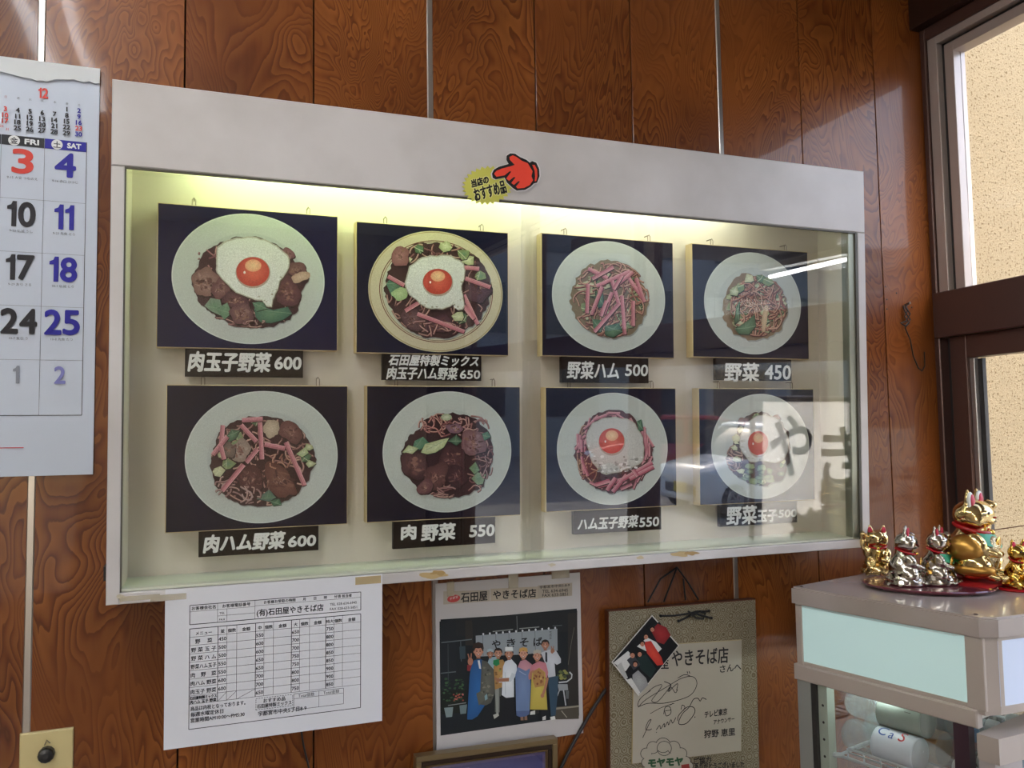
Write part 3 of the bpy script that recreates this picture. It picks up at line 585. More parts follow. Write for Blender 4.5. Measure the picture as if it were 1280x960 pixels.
def food8(I):
    base(I, [(755, 190), (730, 260), (705, 320), (730, 370), (780, 410), (850, 418), (905, 395), (935, 320), (925, 230), (890, 175), (830, 158), (785, 165)], '#4f3c36')
    noodles(I, (735, 320, 28, 45), 14, 80, 4.5, cols=('#9c7a68', '#b09580')); R_ = random.Random(81)
    for k in range(30):
        t = R_.uniform(0, 6.283); cabbage(I, 825+math.cos(t)*88, 290+math.sin(t)*115, R_.uniform(12, 20), 820+k)
    for k in range(16): I.ellipse(R_.uniform(765, 900), R_.uniform(345, 405), R_.uniform(9, 18), R_.uniform(8, 14), R_.choice(('#5e7358', '#3f5244', '#8a9a72', '#6e8266')), '#9eb08a', n=14, jit=.2, seed=840+k)
    meat(I, 765, 190, 18, 15, 0, '#7a5a50', '#96756a', 82); meat(I, 880, 178, 16, 12, 0, '#7a5a50', '#96756a', 83)
    egg(I, [(752, 240), (775, 195), (815, 170), (860, 168), (905, 200), (925, 255), (918, 310), (880, 340), (840, 330), (790, 335), (760, 300)], (817, 267), (36, 43), white='#d6d7d1', inner='#dedfda')

HB = -.078
B = [ # corners of board (a0,b1,a1,b0 measured), zoom origin, scale, plate box, plate strip corners, texts, food, label
 ((( 198,250),(423,273),(421,441),(194,432)), (180,230,3.841), (132,142,867,768), ((231.3,434.4),(379,472)), [('肉玉子野菜',(218,897),(607,812)),('600',(630,888),(755,832))], food1, 'menu board with fried egg over sliced pork, first on the top row', '#10123a'),
 (((446,276),(634,291),(637,446),(444,440)), (430,180,3.2), (97,348,635,832), ((478.4,441),(602.5,476)), [('石田屋特製ミックス',(183,884),(541,848)),('肉玉子ハム野菜',(176,940),(455,895)),('650',(467,938),(546,906))], food2, 'menu board whose plate has a brown ringed rim under egg and ham strips', '#10132e'),
 (((677,292),(840,302),(844,448),(677,445)), (650,260,2.844), (114,118,516,515), ((702.7,446),(812,479)), [('野菜ハム',(172,606),(355,548)),('500',(378,596),(457,558))], food3, 'menu board with crossed pink ham strips, third on the top row', '#15142a'),
 (((866,307),(1008,312),(1013,449),(865,447)), (650,260,2.844), (655,158,999,520), ((896,449),(991,476)), [('野菜',(732,616),(852,552)),('450',(875,608),(965,560))], food4, 'menu board with plain noodles and cabbage only, last on the top row', '#14142a'),
 (((207,481),(433,482),(436,654),(207,668)), (180,470,3.841), (195,72,930,707), ((248.2,666.6),(398.4,688)), [('肉ハム野菜',(292,850),(675,748)),('600',(695,822),(825,766))], food5, 'menu board with ham strips over dark pork slices, first on the bottom row', '#120f26'),
 (((458,481),(650,484),(651,645),(458,653)), (440,460,3.84), (147,112,765,693), ((492,653),(620,679)), [('肉',(240,825),(308,755)),('野菜',(338,832),(497,745)),('550',(568,812),(685,752))], food6, 'menu board with dark pork slices and green leaves, second on the bottom row', '#120f24'),
 (((681,484),(843,485),(848,632),(683,641)), (660,460,2.844), (103,88,497,487), ((718,640),(828,662)), [('ハム玉子野菜',(182,578),(393,524)),('550',(400,566),(468,530))], food7, 'menu board with a fried egg ringed by pink ham, third on the bottom row', '#12122a'),
 (((872,485),(1018,486),(1018,626),(876,631)), (660,460,2.844), (652,92,1000,466), ((901,630),(998,653)), [('野菜',(711,559),(815,489)),('玉子',(820,549),(888,504)),('500',(895,532),(958,503))], food8, 'menu board with a fried egg over pale cabbage, last on the bottom row', '#15152c'),
]
for k, (q, z, pe, strip, texts, food, label, bgc) in enumerate(B):
    H = [CASE.hit(u, v, HB) for u, v in q]
    a0 = (H[0][0]+H[3][0])/2; a1 = (H[1][0]+H[2][0])/2; b1 = (H[0][1]+H[1][1])/2; b0 = (H[2][1]+H[3][1])/2
    rt = thing('menu_board', CASE.pt((a0+a1)/2, b0, HB), label, 'menu board', 'dish boards in the glass menu case')
    MB().fbox(CASE, a0, a1, b0, b1, HB-.022, HB-.0005, bev=.0006).build('backing_panel', M['boardside'], rt)
    I = Ink(CASE, HB-.0004, 7e-6)
    P0 = [(a0+.0012, b0+.0012), (a1-.0008, b0+.0012), (a1-.0008, b1-.0012), (a0+.0012, b1-.0012)]
    I.poly(P0, bgc); I.view(z[0], z[1], z[2], HB)
    cx, cy, rx, ry = (pe[0]+pe[2])/2, (pe[1]+pe[3])/2, (pe[2]-pe[0])/2, (pe[3]-pe[1])/2
    # true ellipse in the board plane
    ca, cb = CASE.hit(z[0]+cx/z[2], z[1]+cy/z[2], HB); ar = (CASE.hit(z[0]+pe[2]/z[2], z[1]+cy/z[2], HB)[0]-CASE.hit(z[0]+pe[0]/z[2], z[1]+cy/z[2], HB)[0])/2
    ca = (CASE.hit(z[0]+pe[2]/z[2], z[1]+cy/z[2], HB)[0]+CASE.hit(z[0]+pe[0]/z[2], z[1]+cy/z[2], HB)[0])/2
    br = (CASE.hit(z[0]+cx/z[2], z[1]+pe[1]/z[2], HB)[1]-CASE.hit(z[0]+cx/z[2], z[1]+pe[3]/z[2], HB)[1])/2
    cb = (CASE.hit(z[0]+cx/z[2], z[1]+pe[1]/z[2], HB)[1]+CASE.hit(z[0]+cx/z[2], z[1]+pe[3]/z[2], HB)[1])/2
    I.T = None
    I.ellipse(ca, cb, ar, br, '#d4dbd4' if k != 1 else '#cbc3a2', n=96); I.ellipse(ca, cb, ar*.985, br*.985, '#c3cbc4' if k != 1 else '#cfc7a8', '#c9d0ca' if k != 1 else '#d5cfb4', n=96)
    if k == 1:
        for r_, w_, c_ in ((.985, .0012, '#a7936a'), (.845, .0014, '#7b4a44'), (.815, .0008, '#6b4440')): I.ring(ca, cb, ar*r_, br*r_, w_, c_, n=96)
        I.ellipse(ca, cb, ar*.80, br*.80, '#c4c9b4', '#cdd0c2', n=80)
    else: I.ellipse(ca, cb-.002, ar*.72, br*.72, '#bcc4bf', '#c6ccc7', n=80)
    I.mb.build('photo_print', M['print'], rt)
    I2 = Ink(CASE, I.h+1e-5, 6e-6); I2.view(z[0], z[1], z[2], HB); food(I2); I2.mb.build('food_print', M['foodprint'], rt)
    sa0, sb1 = CASE.hit(*strip[0], HB); sa1, sb0 = CASE.hit(*strip[1], HB)
    pl = MB().fbox(CASE, sa0, sa1, sb0, b0-.0004, HB-.012, HB-.003, bev=.0006).build('name_plate', M['plate'], rt)
    J = Ink(CASE, HB-.0028, 2e-5)
    for body, lb, rtp in texts:
        J.view(z[0], z[1], z[2], HB); bold = .0011 if k in (0, 4, 5, 7, 3) else .0008
        if k == 1: bold = .0006
        if body.isdigit(): bold *= .8
        J.text(body, lb, rtp, '#e9ebe6', bold=bold, shear=.03)
    J.mb.build('brush_lettering', M['brush'], pl)
    for fx in (.19, .83):
        hx = a0+(a1-a0)*fx; hb = b1
        pts = [CASE.pt(hx+dx, hb+dy, HB-.010) for dx, dy in ((-.0025, -.003), (-.0025, .010), (0, .0135), (.0025, .010), (.0025, -.003))]
        MB().tube(pts, .0007, 6).build('wire_hook', M['hook'], rt)
        MB().tube([CASE.pt(hx, hb+.0125, HB-.0095), CASE.pt(hx, hb+.0125, DB+.0005)], .0009, 6).build('wall_nail', M['hook'], rt)

# ---- starburst sticker with a pointing hand
z = (560, 180, 9.846); SF = CASE
s_root = thing('recommendation_sticker', CASE.pt(*CASE.hit(615, 255), .001), 'yellow starburst sticker with a red pointing hand on the case header', 'sticker')
I = Ink(CASE, .0012, 4e-5).view(*z, 0)
cx, cy = 500, 520; pts = []
for i in range(56):
    t = 2*math.pi*i/56; r_ = 1 if i % 2 == 0 else .86
    pts.append((cx-15+math.cos(t)*320*r_, cy-10+math.sin(t)*240*r_-math.cos(t)*18))
I.poly(pts, '#c9c65a')
for t_, lb, rt_ in (('当店の', (290, 525), (492, 400)), ('おすすめ品', (315, 700), (712, 462))):
    v, f = glyphs(t_, 3); lo, hi = v.min(0), v.max(0); vv = (v-lo)/(hi-lo)
    if t_[0] == '当': A_, B_, D_ = (292, 540), (498, 482), (282, 448)
    else: A_, B_, D_ = (340, 712), (722, 600), (305, 560)
    for bold, c_ in ((.0022, '#dcd98a'), (.0007, '#0d0b0a')): I._put(vv, f, I.loc(A_), I.loc(B_), I.loc(D_), c_, bold)
I.mb.build('starburst_card', M['paperprint'], s_root)
MB().prism(CASE, [CASE.hit(z[0]+x/z[2], z[1]+y/z[2]) for x, y in pts], .0002, .0012).build('card_back', mat('sticker_yellow', '#c9c65a', .5), s_root)
hb_ = [(535, 370), (560, 320), (620, 285), (740, 250), (712, 200), (715, 150), (760, 120), (820, 125), (880, 165), (960, 200), (1000, 235), (1030, 215), (1080, 235), (1115, 310), (1120, 400), (1090, 480), (1050, 490), (1010, 530), (940, 570), (840, 578), (790, 545), (720, 480), (690, 418), (640, 430), (580, 440), (545, 420)]
hr = [(560, 370), (590, 335), (650, 310), (760, 280), (815, 262), (755, 200), (750, 165), (790, 145), (830, 160), (900, 210), (975, 240), (1010, 300), (1035, 340), (1020, 400), (1040, 450), (1000, 510), (930, 545), (850, 552), (830, 530), (880, 465), (860, 462), (805, 508), (772, 485), (825, 415), (805, 410), (745, 458), (710, 430), (772, 345), (755, 340), (690, 390), (590, 408)]
cuff = [(1030, 262), (1060, 262), (1090, 320), (1095, 400), (1080, 460), (1060, 465), (1066, 400), (1058, 330)]
gc = (830, 350)
I = Ink(CASE, .0022, 5e-5).view(*z, 0)
I.poly([(gc[0]+(x-gc[0])*1.05+0, gc[1]+(y-gc[1])*1.06) for x, y in hb_], '#d8d4d2'); I.poly(hb_, '#150c0b'); I.poly(hr, '#e8452f'); I.poly(cuff, '#e8452f')
I.mb.build('pointing_hand', M['paperprint'], s_root)

# =================================================================== CALENDAR
def wob(fr, a0, a1, b0, b1, h, amp, na=10, nb=14, seed=0, th=.0004, curl=None):
    """a thin sheet with slight waves; returns MB and height function"""
    R_ = random.Random(seed); p = [R_.uniform(0, 6) for _ in range(4)]
    def H(a, b):
        x = (a-a0)/(a1-a0); y = (b-b0)/(b1-b0)
        q = amp*(math.sin(x*4+p[0])*math.cos(y*3+p[1])*.5+.5*math.sin(y*6+p[2]+x*2))
        return h+abs(q)+(curl(x, y) if curl else 0)
    mb = MB(); vs = []; 
    for j in range(nb+1):
        for i in range(na+1):
            a = a0+(a1-a0)*i/na; b = b0+(b1-b0)*j/nb; vs.append(fr.pt(a, b, H(a, b)))
    n1 = len(vs)
    for j in range(nb+1):
        for i in range(na+1):
            a = a0+(a1-a0)*i/na; b = b0+(b1-b0)*j/nb; vs.append(fr.pt(a, b, H(a, b)-th))
    fs = []
    for j in range(nb):
        for i in range(na):
            q = j*(na+1)+i; fs.append((q, q+1, q+na+2, q+na+1)); fs.append((n1+q, n1+q+na+1, n1+q+na+2, n1+q+1))
    W1 = na+1
    for i in range(na): fs.append((i, n1+i, n1+i+1, i+1)); k = nb*W1+i; fs.append((k, k+1, n1+k+1, n1+k))
    for j in range(nb): fs.append((j*W1, (j+1)*W1, n1+(j+1)*W1, n1+j*W1)); k = j*W1+na; fs.append((k, n1+k, n1+k+W1, k+W1))
    return mb.add(vs, fs), H
def hv(u, v, h=.004): return WALLF.hit(u, v, h)
cR = (hv(126, 88)[0]+hv(115, 593)[0])/2; cT = hv(126, 88)[1]; cB = hv(115, 593)[1]
zc = (0, 60, 3.43)
def zp(x, y, z=zc): return (z[0]+x/z[2], z[1]+y/z[2])
gx1 = hv(*zp(190, 500))[0]; gx2 = (hv(*zp(372, 470))[0]+hv(102, 519)[0])/2; cw = gx2-gx1; cL = gx2-7*cw-(cR-gx2)*.8
cal = thing('wall_calendar', WALLF.pt((cL+cR)/2, cB, .002), 'large white wall calendar with a torn top edge, showing black, red and blue dates', 'calendar')
sheet = MB().fbox(WALLF, cL, cR, cB, cT, .001, .004); sheet.build('month_page', M['calpaper'], cal)
MB().fbox(WALLF, cL, cR-.0015, cB+.003, cT-.03, .0002, .0009).build('page_stack', M['paper'], cal)
hb1 = hv(*zp(433, 165))[1]
# header card left after tearing, ragged lower edge
R_ = random.Random(5); rag = []
for i in range(61):
    a = cL+(cR-cL)*i/60; rag.append((a, hb1+.0035*math.sin(i*.35)+R_.uniform(-.0012, .0012)+(.0035 if 50 < i < 56 else 0)))
MB().prism(WALLF, rag+[(cR+.0006, cT+.001), (cL, cT+.001)], .0045, .0075).build('torn_header', M['calhead'], cal)
I = Ink(WALLF, .0042, 1e-5)
BLUE, BLK, RED = '#28259a', '#26252c', '#d8463c'
rowb = [hv(*zp(190, y))[1] for y in (438, 660, 880)]
zr = (0, 300, 3.0)
yt = hv(*zp(190, 430))[1]; y1 = hv(*zp(185, 660))[1]; y4 = hv(*zp(148, 450, zr))[1]; yb = hv(102, 519)[1]
rows = [yt+(y4-yt)*i/4 for i in range(5)]+[yb]
hdr = hv(*zp(190, 388))[1]
print('cal', cL, cR, cw, rows, yb, hdr)
for i in range(7):
    a0 = gx2-cw*(7-i)
    I.rect(a0, rows[0], a0+cw-.0006, hdr, RED if i == 0 else (BLUE if i == 6 else '#2b2d33'))
    d = '日月火水木金土'[i]; nm = ['SUN', 'MON', 'TUE', 'WED', 'THU', 'FRI', 'SAT'][i]; mid = (rows[0]+hdr)/2
    I.ellipse(a0+cw*.29, mid, cw*.135, cw*.135, '#e4e8ea', n=28); s_ = cw*.085
    v, f = glyphs(d); lo, hi = v.min(0), v.max(0); vv = (v-lo)/(hi-lo)
    I._put(vv, f, (a0+cw*.29-s_, mid-s_), (a0+cw*.29+s_, mid-s_), (a0+cw*.29-s_, mid+s_), '#2b2d33', .0002)
    v, f = glyphs(nm); lo, hi = v.min(0), v.max(0); vv = (v-lo)/(hi-lo)
    I._put(vv, f, (a0+cw*.54, mid-cw*.065), (a0+cw*.86, mid-cw*.065), (a0+cw*.54, mid+cw*.065), '#e4e8ea', .0005)
for i in range(8): I.line([(gx2-cw*i, hdr), (gx2-cw*i, yb)], .0005 if i else .0008, '#6c7380' if i else '#3a3d45')
for j in range(1, 5): I.line([(gx2-7*cw, rows[j]), (gx2, rows[j])], .0005, '#7c8490')
I.line([(gx2-7*cw, yb), (gx2, yb)], .0009, '#3a3d45')
def digits(t_, ac, b0, b1, wd, col, bold):
    """heavy numerals centred on ac, each digit wd wide (a one is narrower)"""
    ws = [wd*(.50 if ch == '1' else 1) for ch in t_]; gap = wd*.20; tot = sum(ws)+gap*(len(t_)-1); a = ac-tot/2
    for ch, w1 in zip(t_, ws):
        if ch == '1':
            st_ = w1*.56; I.poly([(a+w1-st_, b0-bold), (a+w1+bold*.6, b0-bold), (a+w1+bold*.6, b1+bold), (a+w1-st_*.75, b1+bold), (a+w1-st_*1.1, b1-(b1-b0)*.10), (a-w1*.12, b1-(b1-b0)*.17), (a-w1*.12, b1-(b1-b0)*.31), (a+w1-st_, b1-(b1-b0)*.30)], col)
        else:
            v, f = glyphs(ch, 5); lo, hi = v.min(0), v.max(0); vv = (v-lo)/(hi-lo); I._put(vv, f, (a, b0), (a+w1, b0), (a, b1), col, bold)
        a += w1+gap
sub = ['9-15 大安 つちのえ', '9-16 赤口 ひつじ', '9-22 仏滅 うし', '9-23 先負 とら', '9-29 友引 さる', '10-1 仏滅 とり', '10-7 友引 う', '10-8 先負 たつ']
for j in range(5):
    for i in range(7):
        n = j*7+i-2; a0 = gx2-cw*(7-i); bt = rows[j]; hh = rows[j]-rows[j+1]
        if j == 4:
            n = n-30
        if n < 1: continue
        t_ = str(n); two = len(t_) == 2
        col = RED if (i == 0 or n in (3, 23) and j < 4) else (BLUE if i == 6 else BLK)
        if j == 4:
            digits(t_, a0+cw*.47, bt-hh*.42, bt-hh*.12, cw*.24, '#8a8f9c' if i < 6 else '#7d80c0', .0008); continue
        digits(t_, a0+cw*.50, bt-hh*.51, bt-hh*.07, cw*(.36 if two else .46), col, .0014)
        if i >= 5: I.em(sub[(j*2+i-5) % 8], a0+cw*.5, bt-hh*.63, cw*.085, '#5c606c', align='c')
# small month at the top right
zm = (0, 90, 8.73)
def zq(x, y): return hv(zm[0]+x/zm[2], zm[1]+y/zm[2])
a, b = zq(418, 282); a2, b2 = zq(530, 190); digits('12', (a+a2)/2, b, b2, (a2-a)*.55, RED, .0006)
xs = [65, 200, 333, 466, 600, 733, 865]; A_ = [zq(x, 340+.14*(x-466))[0] for x in xs]
yr = [415, 478, 545, 612, 668]; Bt = [zq(733, y-18)[1] for y in (412+0, 476, 544, 610, 676)]
eh = abs(zq(733, 385)[1]-zq(733, 437)[1])
for i in range(7): I.em('日月火水木金土'[i], A_[i], zq(733, 360)[1], eh*.55, '#555a66' if i else '#b06a6a', align='c')
for n in range(1, 32):
    c_ = (n+4) % 7; r_ = (n+4)//7
    if n == 31 or n == 24: 
        I.em(str(n), A_[0]+(-.004 if n == 24 else .003), zq(733, 676-18+(18 if n == 31 else -10))[1]-eh*.6, eh*.7, RED, align='c'); continue
    if r_ > 4: continue
    I.em(str(n), A_[c_], zq(733, (412, 478, 545, 608, 672)[r_])[1]-eh*.45, eh*1.32, RED if (c_ == 0 or n == 23) else (BLUE if c_ == 6 else BLK), align='c', bold=.00035)
lb = hv(0, 560); le = hv(30, 560); I.rect(cL+.05, lb[1]-.0006, le[0], lb[1]+.0006, '#c73a44')
I.mb.build('calendar_print', M['paperprint'], cal)

# =================================================================== ORDER FORM taped to the case
fa0 = (CASE.hit(206, 745)[0]+CASE.hit(205, 937)[0])/2; fa1 = (CASE.hit(477, 727)[0]+CASE.hit(478, 901)[0])/2
fb1 = CASE.hit(206, 737)[1]; fb0 = (CASE.hit(205, 937)[1]+CASE.hit(478, 901)[1])/2
form = thing('order_form', CASE.pt((fa0+fa1)/2, fb0, .001), 'white printed order sheet with a price table taped under the menu case', 'paper sheet')
MB().fbox(CASE, fa0, fa1, fb0, fb1, .0006, .0010).build('paper_sheet', M['paper'], form)
zf = (190, 710, 4.0)
def ff(x, y): return CASE.hit(zf[0]+x/zf[2], zf[1]+y/zf[2])
tl, tr_, br_, bl = ff(182, 318), ff(1032, 217), ff(1053, 683), ff(190, 818)
ta0 = (tl[0]+bl[0])/2; ta1 = (tr_[0]+br_[0])/2; tb1 = (tl[1]+tr_[1])/2; tb0 = (bl[1]+br_[1])/2
top1 = (ff(180, 200)[1]+ff(1030, 108)[1])/2; top0 = (ff(183, 298)[1]+ff(1031, 196)[1])/2
print('form', fa0, fa1, fb0, fb1, ta0, ta1, tb0, tb1, top0, top1)
I = Ink(CASE, .00115, 6e-6); K = '#33333a'
def hl(a0, a1, b, w_=.0004): I.line([(a0, b), (a1, b)], w_, K)
def vl(a, b0, b1, w_=.0004): I.line([(a, b0), (a, b1)], w_, K)
def bx(a0, b0, a1, b1, w_=.0006): hl(a0, a1, b0, w_); hl(a0, a1, b1, w_); vl(a0, b0, b1, w_); vl(a1, b0, b1, w_)
def xa(x): return ff(x, 318-(x-182)*.119)[0]
bx(ta0, tb0, ta1, tb1, .0009); bx(ta0, top0, ta1, top1, .0009)
hd = top1-(top1-top0)*.33
x1, x2 = xa(327), xa(514); vl(x1, top0, top1); vl(x2, top0, top1); hl(ta0, x2, hd); hl(x2, ta1, hd+.001)
x3 = xa(374); vl(x3, top0, hd); hl(x1, x2, (hd+top0)/2)
I.em('お客様会社名', (ta0+x1)/2, hd+.0022, .0054, K, align='c', bold=.0001); I.em('お客様電話番号', (x1+x2)/2, hd+.0022, .0054, K, align='c', bold=.0001)
I.em('TEL', (x1+x3)/2, (hd+top0)/2+.0018, .0045, K, align='c'); I.em('FAX', (x1+x3)/2, top0+.0018, .0045, K, align='c')
I.em('お客様お受取の時間　　月　　日　　時　　分頃 担当者', x2+.012, hd+.003, .0049, K, width=ta1-x2-.018, bold=.0001)
I.em('(有)石田屋やきそば店', x2+.0025, top0+.0045, .0105, K, width=(ta1-x2)*.62, bold=.0002)
I.em('TEL 028-634-6945', ta1-.0445, top0+.0098, .0052, K, width=.0425); I.em('FAX 028-633-5851', ta1-.0445, top0+.003, .0052, K, width=.0425)
rowt = tb1-(tb1-tb0)*.752; rh = (tb1-rowt)/9
colx = [330, 375, 424, 518, 560, 607, 697, 738, 787, 868, 909, 952]; ca_ = [xa(x) for x in colx]
for i in range(1, 10): hl(ta0, ta1 if i < 9 else ta1, tb1-rh*i if i < 9 else rowt)
for i, a in enumerate(ca_): vl(a, rowt, tb1, .0008 if i % 3 == 0 else .0004)
cells = [ta0]+ca_+[ta1]
for i, t_ in enumerate(['メニュー', '並', '個数', '金額', '中', '個数', '金額', '大', '個数', '金額', '特大', '個数', '金額']):
    I.em(t_, (cells[i]+cells[i+1])/2, tb1-rh*.78, .0055, K, align='c', width=(cells[i+1]-cells[i])*.9, bold=.0001)
menu = ['野　 菜', '野 菜 玉 子', '野 菜 ハ ム', '野菜ハム玉子', '肉　野　菜', '肉ハム 野菜', '肉玉子 野菜']
for i, t_ in enumerate(menu): I.em(t_, (ta0+ca_[0])/2, tb1-rh*(i+1.78), .0068, K, align='c', width=(ca_[0]-ta0)*.9, bold=.0001)
I.em('石田屋特製ミックス', (ta0+ca_[0])/2, tb1-rh*8.45, .0048, K, align='c', width=(ca_[0]-ta0)*.94, bold=.0002); I.em('肉ハム 玉子 野菜', (ta0+ca_[0])/2, tb1-rh*8.92, .0048, K, align='c', width=(ca_[0]-ta0)*.92, bold=.0002)
pr = [[450, 500, 500, 550, 550, 600, 600, None], [550, 600, 600, 650, 650, 700, 700, 650], [650, 700, 700, 750, 750, 800, 800, 750], [750, 800, 800, 850, 850, 900, 900, 850]]
for c_ in range(4):
    for i, n in enumerate(pr[c_]):
        if n: I.em(str(n), (cells[1+3*c_]+cells[2+3*c_])/2, tb1-rh*(i+1.72), .0068, K, align='c', bold=.0001)
for i in range(3): I.line([(cells[1+i], rowt), (cells[2+i], rowt+rh)], .0004, K)
for i, t_ in enumerate(('商品は内税となっております。', '毎週水曜定休日', '営業時間AM10:00～PM5:30')): I.em(t_, ta0+.0022, rowt-.0085-i*.0078, .0066, K, width=(.071, .042, .07)[i], bold=.0001)
dx0, dx1 = cells[4]+.001, cells[7]+.002; dy1 = rowt-.0025; dy0 = dy1-.0155
for k in range(14):
    t0, t1 = dx0+(dx1-dx0)*k/14, dx0+(dx1-dx0)*(k+.6)/14; hl(t0, t1, dy0, .0006); hl(t0, t1, dy1, .0006)
for k in range(5):
    t0, t1 = dy0+(dy1-dy0)*k/5, dy0+(dy1-dy0)*(k+.6)/5; vl(dx0, t0, t1, .0006); vl(dx1, t0, t1, .0006)
I.em('おすすめ品', (dx0+dx1)/2, dy1-.0065, .0062, K, align='c', bold=.0001); I.em('石田屋特製ミックス', (dx0+dx1)/2, dy0+.0022, .0062, K, align='c', width=(dx1-dx0)*.94, bold=.0001)
I.em('宇都宮市中央5丁目8-9', dx0+.003, dy0-.0085, .0072, K, width=.066, bold=.0001)
q0, q1 = cells[9]-.0215, cells[12]+.0015; w0 = rowt-.002; w1 = w0-.0225; bx(q0, w1, q1, w0, .0005); hl(q0, q1, w0-.007); vl((q0+q1)/2, w1, w0)
I.em('Total個数', q0*.75+q1*.25, w0-.0056, .0055, K, align='c', width=(q1-q0)*.46); I.em('Total金額', q0*.25+q1*.75, w0-.0056, .0055, K, align='c', width=(q1-q0)*.46)
I.mb.build('form_print', M['paperprint'], form)
tape = mat('clear_tape', '#d8cdb4', .25, Alpha=.38); tape2 = mat('yellow_tape', '#c9b489', .35, Alpha=.6)
for (u0, v0, u1, v1, mt) in ((188, 741, 233, 752, tape), (444, 719, 476, 731, tape2), (150, 742, 200, 752, tape)):
    p = [CASE.hit(u0, v1), CASE.hit(u1, v0)]; MB().fbox(CASE, p[0][0], p[1][0], p[0][1], p[1][1], .0013, .0015).build('tape', mt, form)

# =================================================================== WALL PIECES BELOW THE CASE
def wq(u, v, h=.003): return WALLF.hit(u, v, h)
# switch plate with a black knob
s0 = wq(25, 917); s1 = wq(92, 909); sw_ = thing('switch_plate', WALLF.pt((s0[0]+s1[0])/2, s0[1]-.075, 0), 'cream square wall plate with a black rotary knob, low at the left of the wall', 'switch')
MB().fbox(WALLF, s0[0], s1[0], s1[1]-.12, s1[1], .0002, .006, bev=.0015).build('plate', mat('cream_plate', '#c9b985', .4), sw_)
kc = wq(58, 943, .01); MB().lathe(WALLF.pt(*kc, .006), WALLF.n, [(.0105, 0), (.0105, .009), (.009, .012), (0.004, .013)], 12).build('knob', mat('knob_black', '#1a1a1c', .35), sw_)
MB().tube([WALLF.pt(kc[0]-.003, kc[1]+.012, .008), WALLF.pt(kc[0], kc[1]+.019, .009), WALLF.pt(kc[0]+.004, kc[1]+.014, .008)], .0009, 6).build('wire_loop', M['hook'], sw_)

# shop photo poster
zs = (500, 700, 3.692); PH = .004
def sq(x, y): return wq(zs[0]+x/zs[2], zs[1]+y/zs[2], PH)
p0, p1, p2, p3 = sq(165, 95), sq(832, 72), sq(846, 815), sq(168, 885)
a0, a1 = (p0[0]+p3[0])/2, (p1[0]+p2[0])/2; b1, b0 = (p0[1]+p1[1])/2, (p2[1]+p3[1])/2
post = thing('shop_photo_poster', WALLF.pt((a0+a1)/2, b0, 0), 'white sheet with a group photograph of shop staff below the middle of the menu case', 'poster')
MB().fbox(WALLF, a0, a1, b0, b1, .0015, .0035).build('paper_sheet', mat('poster_paper', '#bdb9b8', .3, Coat_Weight=.4), post)
I = Ink(WALLF, .0037, 8e-6).view(*zs, PH)
q = [sq(186, 275), sq(818, 232), sq(826, 727), sq(184, 803)]; fa, fb, fc, fd = (q[0][0]+q[3][0])/2, (q[1][0]+q[2][0])/2, (q[2][1]+q[3][1])/2, (q[0][1]+q[1][1])/2
I.T = None; I.rect(fa, fc, fb, fd, '#14191d')
a_, b_ = sq(205, 200); c_, d_ = sq(800, 150); I.view(*zs, PH)
I.poly([(200, 145), (415, 138), (415, 190), (200, 206)], '#aca293'); I.poly([(418, 133), (640, 122), (640, 180), (418, 190)], '#b3a795'); I.poly([(636, 118), (795, 105), (795, 165), (636, 178)], '#aa9f90')
I.T = None
def tq(t_, x0, y0, x1, y1, hgt, col, bold, I_=None, Q=None):
    I_ = I_ or I; Q = Q or sq; v, f = glyphs(t_); lo, hi = v.min(0), v.max(0); vv = (v-lo)/(hi-lo); A_, B_, D_ = Q(x0, y0), Q(x1, y1), Q(x0, y0-hgt); I_._put(vv, f, A_, B_, D_, col, bold)
tq('石田屋', 282, 196, 403, 186, 42, '#1d1b1d', .0004); tq('やきそば店', 430, 182, 628, 172, 40, '#1d1b1d', .0004)
tq('宇都宮市中央5-8-9', 645, 133, 783, 122, 14, '#2a2628', .0001); tq('TEL 634-6945', 657, 152, 775, 146, 14, '#2a2628', .0001); tq('FAX 633-5851', 657, 171, 775, 164, 14, '#2a2628', .0001)
I.view(*zs, PH); I.ellipse(248, 178, 30, 17, '#b5403f', ang=-.2); I.T = None; tq('宇都宮', 230, 186, 268, 175, 12, '#d9c8c2', 0)
z6 = (540, 740, 6.0); I.view(*z6, PH)
P = I.poly; E2 = I.ellipse; Ln = I.line
P([(64, 206), (1090, 140), (1090, 300), (940, 300), (320, 330), (64, 330)], '#1b1e20')
P([(64, 206), (180, 200), (180, 940), (64, 952)], '#161b20'); P([(1020, 160), (1088, 156), (1100, 850), (1020, 850)], '#2b2723')
P([(250, 215), (300, 212), (310, 400), (250, 400)], '#2c2823')
for x in (300, 64): pass
Ln([(70, 380), (300, 355)], 8, '#5a6468'); Ln([(66, 610), (180, 598)], 8, '#555f62'); Ln([(120, 390), (122, 700)], 4, '#3f494d'); Ln([(215, 370), (220, 520)], 6, '#4c575c')
P([(205, 410), (250, 405), (252, 500), (210, 505)], '#32424a')
Ln([(455, 297), (608, 280)], 7, '#8a8f8c'); Ln([(655, 275), (805, 262)], 7, '#8a8f8c'); Ln([(636, 180), (640, 300)], 5, '#6d7273'); Ln([(905, 255), (975, 250)], 5, '#596064')
P([(328, 328), (940, 275), (942, 440), (700, 468), (330, 485)], '#8f979b')
for x in range(5): Ln([(380+x*98, 322-x*8.5), (384+x*98, 480-x*5)], 3, '#4a4f53')
for x in range(12): E2(385+x*49, 316-x*4.2, 7, 9, '#c9cdd0', n=10)
I.T = None
def s6(x, y): return wq(z6[0]+x/z6[2], z6[1]+y/z6[2], PH)
for t_, x, y in (('や', 450, 425), ('き', 562, 415), ('そ', 660, 410), ('ば', 762, 405)): tq(t_, x, y, x+62, y-4, 62, '#17191b', .0004, Q=s6)
